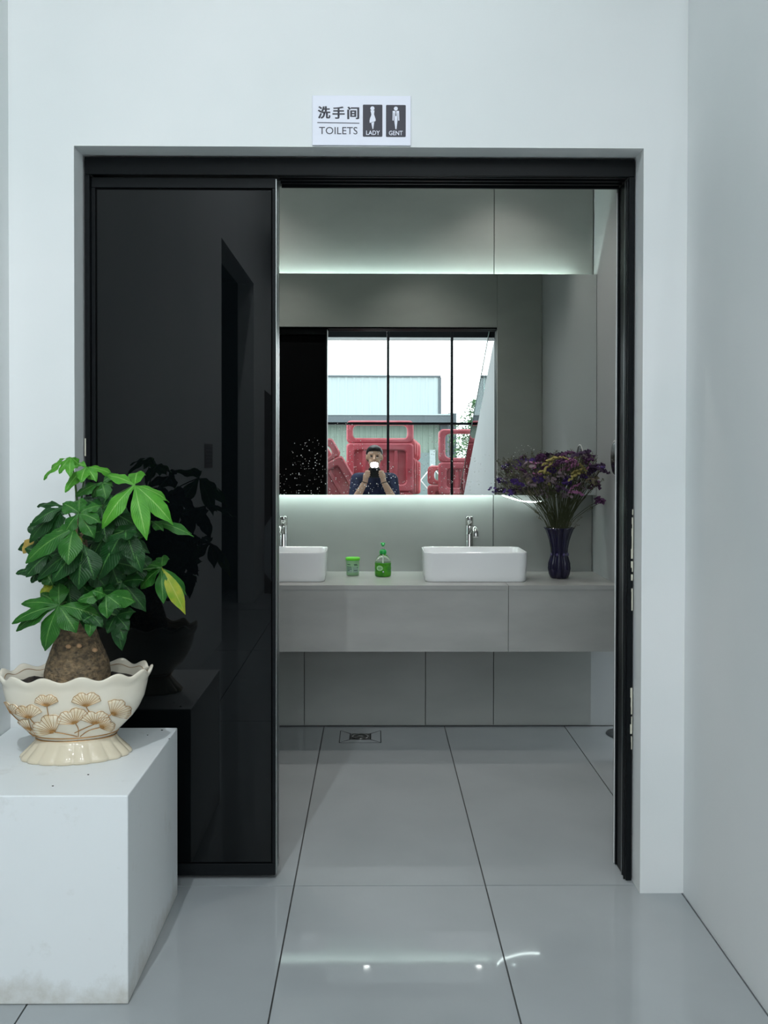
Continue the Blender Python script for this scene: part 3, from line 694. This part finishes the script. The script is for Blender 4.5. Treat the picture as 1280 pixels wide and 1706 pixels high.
# ------------------------------------------------------------------ money tree
tr = empty('money_tree', (PC.x, PC.y, PC.z+.19))
BASE = Vector(tr.location)
M['bark'] = noisy(mat('rough_brown_bark', S(116, 98, 76), .9), S(84, 74, 60), S(146, 124, 94), 1, 8, .35, .68, stretch=(70, 70, 110), bump=1.0, bscale=120)
rows = []
TP = [(.088, -.012), (.090, .015), (.0885, .04), (.083, .07), (.073, .10), (.062, .13), (.053, .16), (.046, .19), (.040, .23), (.034, .29), (.028, .35), (.020, .42), (.012, .47)]
for r, z in TP:
    row = []
    for j in range(48):
        a = 2*PI*j/48; nn = noise.noise(Vector((2.2*math.cos(a), 2.2*math.sin(a), z*9)))*.07 + noise.noise(Vector((9*math.cos(a), 9*math.sin(a), z*60)))*.022
        row.append((r*(1+nn)*math.cos(a)+.02*z, r*(1+nn)*math.sin(a), z))
    rows.append(row)
local(MB().grid(rows, True, True, True), 'trunk', M['bark'], tr)
M['scar'] = mat('pale_bark_scar', S(176, 140, 104), .85)
for x, y in ((114, 1077), (132, 1076), (158, 1083)):
    p = at(x, y, PC.y-.083)-BASE
    local(MB().blob(p, (.008, .006, .006), 7, 4), 'bark_scar', M['scar'], tr)
def leafmat(name, c1, c2, mid):
    m = noisy(mat(name, c1, .38), c1, c2, 30, 3)
    nt = m.node_tree; rampout = bsdf(m).inputs['Base Color'].links[0].from_socket
    uv = nd(m, 'ShaderNodeUVMap'); uv.uv_map = 'UVMap'
    sx_ = nd(m, 'ShaderNodeSeparateXYZ'); ln(m, uv.outputs[0], sx_.inputs[0])
    ab = nd(m, 'ShaderNodeMath'); ab.operation = 'SUBTRACT'; ab.inputs[1].default_value = .5; ln(m, sx_.outputs[0], ab.inputs[0])
    a2 = nd(m, 'ShaderNodeMath'); a2.operation = 'ABSOLUTE'; ln(m, ab.outputs[0], a2.inputs[0])
    lt = nd(m, 'ShaderNodeMath'); lt.operation = 'LESS_THAN'; lt.inputs[1].default_value = .035; ln(m, a2.outputs[0], lt.inputs[0])
    # side veins
    vy = nd(m, 'ShaderNodeMath'); vy.operation = 'MULTIPLY_ADD'; vy.inputs[1].default_value = -.55; ln(m, a2.outputs[0], vy.inputs[0]); ln(m, sx_.outputs[1], vy.inputs[2])
    sn = nd(m, 'ShaderNodeMath'); sn.operation = 'MULTIPLY'; sn.inputs[1].default_value = 85; ln(m, vy.outputs[0], sn.inputs[0])
    si = nd(m, 'ShaderNodeMath'); si.operation = 'SINE'; ln(m, sn.outputs[0], si.inputs[0])
    bp = nd(m, 'ShaderNodeBump'); bp.inputs['Strength'].default_value = .2; bp.inputs['Distance'].default_value = .002; ln(m, si.outputs[0], bp.inputs['Height']); ln(m, bp.outputs[0], bsdf(m).inputs['Normal'])
    mx = nd(m, 'ShaderNodeMix'); mx.data_type = 'RGBA'; mx.inputs[7].default_value = mid
    ln(m, lt.outputs[0], mx.inputs[0]); ln(m, rampout, mx.inputs[6]); ln(m, mx.outputs[2], bsdf(m).inputs['Base Color'])
    return m
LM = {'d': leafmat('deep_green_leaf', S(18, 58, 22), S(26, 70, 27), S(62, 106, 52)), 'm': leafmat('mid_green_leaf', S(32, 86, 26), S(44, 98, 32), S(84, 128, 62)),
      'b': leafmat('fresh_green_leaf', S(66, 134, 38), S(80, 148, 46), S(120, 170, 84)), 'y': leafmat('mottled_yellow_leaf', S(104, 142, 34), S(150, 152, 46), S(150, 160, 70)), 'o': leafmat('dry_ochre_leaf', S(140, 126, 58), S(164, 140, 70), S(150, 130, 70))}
for k in LM.values():
    bsdf(k).inputs['Specular IOR Level'].default_value = .25
NLEAF = 0
def leaflet(B, T, wid, m, parent, N=None, arch=.13, fold=.18):
    """one lance-shaped leaflet from hub B to tip T (world), arched along N"""
    global NLEAF
    NLEAF += 1
    ax = T-B; L = ax.length; d = ax.normalized()
    N = (N or Vector((0, -.75, .65)))
    N = (N - d*N.dot(d)).normalized(); sd = d.cross(N)
    q = MB(); rows = []; uvs = []
    for i in range(10):
        t = i/9
        wd = wid*.46*(math.sin(PI*t**1.15)**1.15 + .06*(1-t))
        if i == 9: wd = wid*.012
        c = B + ax*t + N*(L*arch*(4*t*(1-t))*.8)
        row = []
        for s in (-1, -.5, 0, .5, 1):
            row.append(c + sd*(wd*s) + N*(-fold*wd*abs(s)*(1 if s else 0) + .004*math.sin(t*14+s*2)*abs(s)) - BASE)
        rows.append(row)
    q.grid(rows, False)
    me = q.mesh('leaflet', LM[m]); uv = me.uv_layers.new(name='UVMap')
    for p in me.polygons:
        for li in p.loop_indices:
            vi = me.loops[li].vertex_index; uv.data[li].uv = ((vi % 5)/4, (vi//5)/9)
    o = bpy.data.objects.new('leaflet', me); COL.objects.link(o); o.parent = parent
    return o
M['petiole'] = mat('green_petiole', S(74, 112, 56), .5)
def cluster(hx, hy, Y, leaves, m, root=None):
    H = at(hx, hy, Y)
    rz = root if root is not None else min(.46, max(.2, (H.z-BASE.z)*.75))
    st_ = BASE + Vector((.02*rz, 0, rz))
    mid = st_.lerp(H, .55) + Vector((0, 0, .02))
    q = MB(); q.tube([p - BASE for p in spline([st_, mid, H], 4)], [.0032]*4+[.0022]*5, 5)
    c = local(q, 'leaf_stem', M['petiole'], tr)
    for lf in leaves:
        tx, ty, wd = lf[0], lf[1], lf[2]; dy = lf[3] if len(lf) > 3 else R.uniform(-.03, .01); mm = lf[4] if len(lf) > 4 else m
        leaflet(H, at(tx, ty, Y+dy), wd, mm, c)
    return c
Z = lambda a, b: (a/3.0475, 740+b/3.0475)
def cl(hub, Y, tips, m, root=None):
    cluster(*Z(*hub), Y, [Z(t[0], t[1]) + tuple(t[2:]) for t in tips], m, root)
cl((685, 208), 2.57, [(518, 428, .056, -.03), (745, 488, .052, -.05), (880, 410, .050, .0), (860, 296, .03, .05), (705, 140, .052, .09), (545, 160, .036, .03)], 'b')
cl((360, 68), 2.58, [(222, 182, .022, .02), (262, 122, .012, .04), (355, 168, .028, -.03), (402, 108, .03, .02), (300, 150, .026, -.01)], 'b')
cl((440, 115), 2.62, [(330, 245, .036, -.03), (490, 190, .034, -.02), (585, 165, .03, .05), (410, 195, .04, -.05), (380, 105, .03, .05)], 'b')
cl((520, 195), 2.62, [(385, 265, .04), (575, 215, .035), (600, 150, .03, .03), (470, 270, .045), (540, 280, .045)], 'm')
cl((402, 350), 2.52, [(318, 300, .05, .02), (408, 275, .045, .05), (480, 478, .046), (325, 465, .045), (520, 310, .035, .03), (515, 400, .04)], 'm')
cl((375, 428), 2.51, [(130, 605, .062), (345, 612, .068, -.05), (402, 548, .03, .02, 'y'), (250, 470, .05, .03)], 'm')
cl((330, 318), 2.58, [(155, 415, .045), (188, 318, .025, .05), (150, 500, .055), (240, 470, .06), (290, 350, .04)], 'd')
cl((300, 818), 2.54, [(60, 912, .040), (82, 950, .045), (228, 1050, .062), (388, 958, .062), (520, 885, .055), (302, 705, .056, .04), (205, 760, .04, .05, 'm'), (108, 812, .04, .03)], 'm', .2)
cl((540, 768), 2.52, [(395, 795, .042), (545, 885, .045), (690, 800, .06, .03), (620, 830, .05), (470, 745, .04)], 'm', .2)
cl((822, 626), 2.65, [(830, 810, .042), (942, 865, .044, -.02, 'y'), (948, 768, .034, .04), (725, 615, .04, .03), (830, 565, .042, .06), (715, 735, .05, .02)], 'm')
cl((770, 392), 2.62, [(985, 470, .034), (975, 455, .03, .04), (700, 480, .04), (830, 440, .03)], 'm')
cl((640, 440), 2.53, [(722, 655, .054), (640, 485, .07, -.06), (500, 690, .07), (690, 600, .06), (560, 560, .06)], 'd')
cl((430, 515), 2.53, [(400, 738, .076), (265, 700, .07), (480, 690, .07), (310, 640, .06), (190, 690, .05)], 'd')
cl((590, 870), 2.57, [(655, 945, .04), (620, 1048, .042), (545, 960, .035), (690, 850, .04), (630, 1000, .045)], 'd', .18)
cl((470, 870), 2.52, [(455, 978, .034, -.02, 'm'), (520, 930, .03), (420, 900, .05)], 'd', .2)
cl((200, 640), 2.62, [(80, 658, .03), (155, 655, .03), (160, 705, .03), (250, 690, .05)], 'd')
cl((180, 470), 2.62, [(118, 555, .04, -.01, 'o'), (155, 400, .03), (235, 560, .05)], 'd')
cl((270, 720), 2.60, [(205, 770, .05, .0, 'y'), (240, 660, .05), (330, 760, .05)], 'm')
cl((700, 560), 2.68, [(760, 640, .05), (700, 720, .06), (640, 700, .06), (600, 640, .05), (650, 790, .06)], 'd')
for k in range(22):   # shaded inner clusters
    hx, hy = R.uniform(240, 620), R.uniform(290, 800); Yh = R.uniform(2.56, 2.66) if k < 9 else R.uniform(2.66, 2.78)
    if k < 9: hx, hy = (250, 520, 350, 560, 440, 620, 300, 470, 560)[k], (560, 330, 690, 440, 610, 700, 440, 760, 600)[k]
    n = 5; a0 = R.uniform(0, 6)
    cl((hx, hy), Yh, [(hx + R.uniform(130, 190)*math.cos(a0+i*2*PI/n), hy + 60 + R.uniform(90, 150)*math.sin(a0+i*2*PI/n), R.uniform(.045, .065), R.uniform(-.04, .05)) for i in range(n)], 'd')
tag(tr, 'bonsai money tree with a swollen trunk growing in the cream planter', 'potted plant')

# ------------------------------------------------------------------ photographer seen in the mirror
def capsule_mesh(name, parts, voxel, m, smooth=6):
    q = MB()
    for P in parts:
        if P[0] == 'e':   # ellipsoid centre radii
            q.blob(P[1], P[2], 20, 12)
        else:             # tapered chain of points with radii
            pts, rs = P[1], P[2]
            pp = [Vector(p) for p in pts]
            for i in range(len(pp)-1):
                q.tube([pp[i], pp[i+1]], [rs[i], rs[i+1]], 14)
            for p, r in zip(pp, rs): q.blob(p, r, 14, 8)
    o = q.build(name, m)
    rm = o.modifiers.new('r', 'REMESH'); rm.mode = 'VOXEL'; rm.voxel_size = voxel
    sm = o.modifiers.new('s', 'SMOOTH'); sm.iterations = smooth; sm.factor = .5
    dg = bpy.context.evaluated_depsgraph_get(); me = bpy.data.meshes.new_from_object(o.evaluated_get(dg)); me.name = name
    o.modifiers.clear(); o.data = me; me.materials.clear(); me.materials.append(m)
    me.polygons.foreach_set('use_smooth', [True]*len(me.polygons))
    return o
PX = -.005
pe = empty('person', (PX, -.32, 0))
M['skin'] = mat('warm_skin', S(222, 178, 150), .5); M['shirt'] = noisy(mat('navy_cotton', S(34, 42, 72), .85), S(28, 36, 62), S(40, 48, 80), 30)
M['trousers'] = mat('dark_grey_trousers', S(52, 54, 58), .85); M['hair'] = mat('black_hair', S(22, 21, 22), .55); M['shoe'] = mat('black_shoe', S(24, 24, 25), .4)
HC = Vector((PX, -.285, 1.478))
parts = [('e', HC+Vector((0, -.012, .02)), (.076, .094, .088)), ('e', HC+Vector((0, .012, -.045)), (.060, .072, .066)), ('e', HC+Vector((0, .045, -.080)), (.030, .030, .024)),
         ('c', [HC+Vector((0, .082, .012)), HC+Vector((0, .103, -.026))], [.010, .015]), ('e', HC+Vector((0, .086, -.058)), (.026, .010, .006)), ('e', HC+Vector((0, .085, -.068)), (.023, .010, .006)),
         ('e', HC+Vector((.078, -.008, -.005)), (.010, .020, .032)), ('e', HC+Vector((-.078, -.008, -.005)), (.010, .020, .032)),
         ('e', HC+Vector((.030, .074, .030)), (.024, .012, .008)), ('e', HC+Vector((-.030, .074, .030)), (.024, .012, .008)),
         ('c', [HC+Vector((0, -.03, -.06)), HC+Vector((0, -.05, -.14)), HC+Vector((0, -.06, -.18))], [.052, .054, .062]),
         ('c', [(PX, -.345, 1.235), (PX, -.35, 1.08), (PX, -.36, .86)], [.115, .112, .12]),
         ('c', [(PX-.15, -.345, 1.25), (PX+.15, -.345, 1.25)], [.058, .058])]
for s in (-1, 1):
    sh = Vector((PX+s*.175, -.345, 1.25)); el = Vector((PX+s*.205, -.24, 1.02)); wr = Vector((PX+s*.090, -.115, 1.232)); pm = Vector((PX+s*.082, -.095, 1.292))
    parts.append(('c', [sh, el], [.052, .042])); parts.append(('c', [el, el.lerp(wr, .35), wr], [.042, .041, .027])); parts.append(('c', [wr, pm], [.027, .030]))
    parts.append(('c', [pm+Vector((-s*.006, 0, .015)), pm+Vector((-s*.006, 0, -.02))], [.020, .020]))
    for k, z in enumerate((1.330, 1.311, 1.292, 1.274)):
        ln_ = (.92, 1, .95, .78)[k]
        a = Vector((PX+s*.084, -.088, z)); b = Vector((PX+s*.083, -.050, z+.003)); c = Vector((PX+s*(.083-.022*ln_), -.034, z+.004)); d = Vector((PX+s*(.083-.040*ln_), -.033, z+.002))
        parts.append(('c', [a, b, c, d], [.0098, .0088, .0080, .0070]))
    parts.append(('c', [pm+Vector((-s*.004, -.018, .0)), Vector((PX+s*.068, -.128, 1.305)), Vector((PX+s*.046, -.124, 1.328))], [.014, .0105, .0085]))
    hip = Vector((PX+s*.095, -.37, .82)); kn = Vector((PX+s*.12, -.33, .46)); an = Vector((PX+s*.13, -.37, .09))
    parts.append(('c', [hip, kn], [.088, .060])); parts.append(('c', [kn, kn.lerp(an, .35), an], [.060, .056, .040])); parts.append(('c', [an, an+Vector((s*.02, .12, -.045))], [.040, .032]))
body = capsule_mesh('body', parts, .0055, M['skin'], 4); body.parent = pe; body.matrix_parent_inverse = pe.matrix_world.inverted()
def wear(name, parts, vox, m):
    o = capsule_mesh(name, parts, vox, m); o.parent = pe; o.matrix_parent_inverse = pe.matrix_world.inverted(); return o
tp = [('c', [(PX, -.345, 1.235), (PX, -.35, 1.08), (PX, -.36, .84)], [.132, .130, .140]), ('c', [(PX-.155, -.345, 1.25), (PX+.155, -.345, 1.25)], [.074, .074]), ('e', (PX, -.345, 1.295), (.085, .075, .05))]
for s in (-1, 1): tp.append(('c', [(PX+s*.17, -.345, 1.25), (PX+s*.192, -.275, 1.09)], [.073, .068]))
wear('t_shirt', tp, .009, M['shirt'])
tp = [('c', [(PX-.06, -.37, .82), (PX+.06, -.37, .82)], [.122, .122])]
for s in (-1, 1): tp.append(('c', [(PX+s*.095, -.37, .80), (PX+s*.12, -.33, .46), (PX+s*.13, -.365, .11)], [.105, .078, .062]))
wear('trousers', tp, .010, M['trousers'])
wear('hair', [('e', HC+Vector((0, -.030, .045)), (.086, .092, .080)), ('e', HC+Vector((0, .022, .080)), (.070, .066, .036)), ('e', HC+Vector((0, -.06, .0)), (.078, .065, .085))], .007, M['hair'])
for s in (-1, 1):
    wear('shoe', [('c', [(PX+s*.13, -.39, .050), (PX+s*.145, -.27, .040), (PX+s*.158, -.16, .036)], [.048, .042, .035])], .008, M['shoe'])
    e = MB().blob(HC+Vector((s*.030, .080, .008)), (.013, .008, .007), 12, 8).build('eye', mat('eye', S(40, 32, 30), .2), pe)
    MB().tube([(PX+s*.094+.031*math.cos(2*PI*i/16), -.120+.030*math.sin(2*PI*i/16), 1.222-.010*math.cos(2*PI*i/16)*-s) for i in range(17)], .004, 6, False).build('wristband', M['hair'], pe)
tag(pe, 'person in a navy T-shirt taking the picture, reflected in the mirror', 'person')
cm = empty('compact_camera', (PX, -.085, 1.305))
M['cam'] = mat('camera_black', S(22, 22, 24), .45)
local(MB().box(-.058, .058, -.018, .022, -.036, .060), 'camera_body', M['cam'], cm, .006)
local(MB().box(-.040, .040, -.012, .022, .0605, .118), 'flash_head', M['cam'], cm, .004)
q = MB(); q.lathe([(.030, 0), (.030, .030), (.026, .034), (.022, .033), (.020, .022), (.001, .021)], 28); Mr = Matrix.Rotation(-PI/2, 4, 'X')
q.v = [tuple(Mr @ Vector(v) + Vector((0, .022, .038))) for v in q.v]; local(q, 'lens', M['cam'], cm)
q = MB(); q.add([(x, .0232, z) for x, z in rect_ring(.074, .052, .020, 4)] , [tuple(range(20))] if len(rect_ring(.074, .052, .020, 4)) == 20 else [tuple(range(len(rect_ring(.074, .052, .020, 4))))])
q.v = [(x, y, z+.089) for x, y, z in q.v]; local(q, 'flash', emis('camera_flash', (1, 1, 1), FLASH), cm)
tag(cm, 'small black camera with its flash firing, held by the person', 'camera')

# ------------------------------------------------------------------ the yard seen through the glass front
struct('ground', MB().box(-60, 60, -90, -3.78, -.3, -.02), M['concrete'])
M['barrier'] = noisy(mat('faded_red_plastic', S(186, 84, 96), .45), S(176, 72, 84), S(198, 108, 118), 3, 4)
M['barrier2'] = noisy(mat('sun_bleached_red_plastic', S(184, 88, 98), .5), S(172, 74, 84), S(198, 118, 122), 3, 4)
def rr_frame(q, w_, h_, d_, ho_w, ho_h, r=.06, cz=0, hz=0):
    """slab w x h x d (x,z,y) with a rounded hole, rims softened"""
    o_, i_2 = rect_ring(w_, h_, r, 5), rect_ring(ho_w, ho_h, min(r, ho_h*.4), 5)
    b = .018
    oi, ii = rect_ring(w_-2*b, h_-2*b, r, 5), rect_ring(ho_w+2*b, ho_h+2*b, min(r, ho_h*.4)+b, 5)
    P3 = lambda pts, y, dz: [(x, y, z+dz) for x, z in pts]
    rows = [P3(i_2, -d_/2+b, cz+hz), P3(ii, -d_/2, cz+hz), P3(oi, -d_/2, cz), P3(o_, -d_/2+b, cz), P3(o_, d_/2-b, cz), P3(oi, d_/2, cz), P3(ii, d_/2, cz+hz), P3(i_2, d_/2-b, cz+hz), P3(i_2, -d_/2+b, cz+hz)]
    return q.grid(rows, True, smooth=False)
def barrier(loc, label, rz=0, tilt=0, slot=.17, H=.90, m='barrier'):
    b = empty('water_barrier', loc, rz)
    b.rotation_euler = (0, tilt, rz)
    W = 1.05; top = slot+.14
    local(rr_frame(MB(), W, top, .20, W-.20, slot, .07, H-top/2), 'handle_frame', M[m], b)
    lo = H-top
    local(rr_frame(MB(), W, lo-.004, .24, W-.24, lo-.22, .05, lo/2), 'body_frame', M[m], b)
    local(MB().box(-W/2+.10, W/2-.10, -.05, .05, .09, lo-.09), 'recessed_panel', M[m], b)
    for k in range(3): local(MB().box(-.25+.25*k-.03, -.25+.25*k+.03, -.10, .10, .115, lo-.115), 'rib', M[m], b, .012)
    return tag(b, label, 'barrier', 'red water barriers stacked in the yard')
Yb = -5.7
barrier((.07, Yb, -.02), 'bottom red plastic barrier under the tall slotted one behind the person', H=1.10)
barrier((.08, Yb, 1.085), 'tall red plastic barrier with a handle slot directly behind the person', H=1.11, slot=.215)
for k in range(3):
    barrier((.10+.03*k, Yb-.30-.28*k, -.02), 'lower red barrier in the rows behind the tallest stack, row %s' % ('nearest', 'middle', 'farthest')[k], m='barrier2', H=1.05)
    barrier((.13+.05*k, Yb-.30-.28*k, 1.035), 'upper red barrier in the rows behind the tallest stack, row %s' % ('nearest', 'middle', 'farthest')[k], m='barrier2', H=.90-.02*k)
barrier((1.53, Yb-.05, -.02), 'bottom red plastic barrier of the stack near the glass balustrade', H=1.05)
barrier((1.53, Yb-.05, 1.035), 'upper red barrier with a large handle opening near the glass balustrade', slot=.38, H=1.03)
barrier((1.38, Yb-.42, -.02), 'red barrier standing low behind the stack near the balustrade', H=1.52, m='barrier2')
for k in range(3):
    barrier((-.30-.10*k, -4.93-.25*k, .24), 'red barrier leaning sideways beside the dark door, %s of three' % ('front', 'middle', 'back')[k], tilt=-.52-.03*k, H=1.62, m='barrier2')
# white folding gate
gt = empty('folding_gate', (1.05, -8.2, -.02))
for x in (-.42, 0, .42): local(MB().box(x-.02, x+.02, -.015, .015, 0, 1.58-.04*abs(x)), 'post', M['white_plastic'], gt)
for k in range(3):
    for x in (-.42, 0):
        for a in (0, 1):
            z0, z1 = .10+.48*k, .56+.48*k
            local(MB().tube([(x+.02, -.02 if a else .02, z1 if a else z0), (x+.40, -.02 if a else .02, z0 if a else z1)], .012, 4), 'bar', M['white_plastic'], gt)
tag(gt, 'white folding lattice gate between the barrier stacks', 'gate')
# workshop
bd = empty('workshop_building', (-3, -40.6, -.02))
M['sheet_blue'] = mat('pale_blue_sheet', S(146, 158, 160), .5); M['sheet_green'] = mat('grey_green_corrugated_sheet', S(112, 128, 118), .6); M['fascia'] = mat('dark_grey_fascia', S(66, 76, 82), .5)
def corr(x0, x1, y, z0, z1, step, dep):
    q = MB(); rows = [[], []]; n = int((x1-x0)/step)
    for i in range(n):
        x = x0+i*step
        for dx, dy in ((0, 0), (.55*step, 0), (.7*step, dep), (.85*step, dep)):
            rows[0].append((x+dx, y+dy, z0)); rows[1].append((x+dx, y+dy, z1))
    rows[0].append((x1, y, z0)); rows[1].append((x1, y, z1))
    q.grid(rows, False, smooth=False); return q
bx_ = Vector(bd.location)
def loc_(q): q.v = [(v[0]-bx_.x, v[1]-bx_.y, v[2]-bx_.z) for v in q.v]; return q
local(loc_(corr(-14, 3.3, -40.6, 4.78, 6.74, .42, .03)), 'upper_sheet', M['sheet_blue'], bd)['kind'] = 'stuff'
local(loc_(MB().box(-14, 3.30, -46, -40.65, 4.78, 6.74)), 'upper_wall', M['sheet_blue'], bd)
local(loc_(MB().box(-14.1, 3.42, -46.1, -40.5, 6.745, 6.83)), 'parapet_cap', M['fascia'], bd)
local(loc_(MB().box(3.30, 3.46, -46, -40.55, 4.78, 6.74)), 'corner_trim', M['fascia'], bd)
local(loc_(MB().box(-14, 3.95, -46, -39.9, 4.26, 4.70)), 'canopy_fascia', M['fascia'], bd)
local(loc_(MB().box(-14, 3.97, -46, -39.86, 4.705, 4.775)), 'gutter', M['sheet_blue'], bd)
local(loc_(corr(-14, 3.4, -40.7, 0, 4.255, .30, .035)), 'lower_sheet', M['sheet_green'], bd)['kind'] = 'stuff'
local(loc_(MB().box(3.4, 3.8, -40.9, -40.5, 0, 4.255)), 'corner_post', M['fascia'], bd)
local(loc_(MB().box(2.2, 2.85, -40.66, -40.58, 0, 2.8)), 'side_door', mat('grey_door', S(96, 112, 112), .5), bd)
local(loc_(MB().box(2.85, 3.15, -40.66, -40.55, 0, 2.95)), 'door_trim', M['sheet_blue'], bd)
tag(bd, 'low workshop with pale sheet upper wall and green corrugated lower wall', 'building')
# pole and chimney block at the end of the workshop
po_ = empty('yard_pole', (4.22, -43.0, -.02))
local(MB().box(-.22, .22, -.2, .2, 0, 5.05), 'pier', M['fascia'], po_)
local(MB().tube([(-.08, 0, 5.05), (-.08, 0, 6.0)], .03, 6), 'rod', mat('grey_rod', S(160, 160, 160), .5), po_)
tag(po_, 'grey pier with a thin rod at the end of the workshop', 'pole')
# tree
te = empty('yard_tree', (5.1, -38.5, -.02))
local(MB().tube([(0, 0, 0), (.05, 0, 1.2), (-.05, 0, 3.0), (.1, 0, 4.3)], [.14, .11, .08, .03], 8), 'trunk', M['bark'], te)
q = MB(); r3 = random.Random(3)
for i in range(4200):
    a, b_, c_ = r3.gauss(0, .42), r3.gauss(0, .42), r3.uniform(0, 1)
    wz = 1.2 + 4.2*c_; rad = 1.05*(1-abs(c_-.40)*1.25)
    p = Vector((a*rad*1.5+.15*math.sin(c_*9), b_*rad*1.5, wz)); s = r3.uniform(.05, .11)
    u_ = Vector((r3.uniform(-1, 1), r3.uniform(-1, 1), r3.uniform(-1, 1))).normalized(); v_ = u_.orthogonal().normalized()
    q.add([p-u_*s, p+v_*s*.45, p+u_*s, p-v_*s*.45], [(0, 1, 2, 3)])
o = local(q, 'foliage', noisy(mat('yard_tree_leaf', S(54, 88, 52), .7), S(44, 74, 44), S(78, 112, 70), 2), te); o['kind'] = 'stuff'
tag(te, 'green leafy tree beyond the workshop', 'tree')
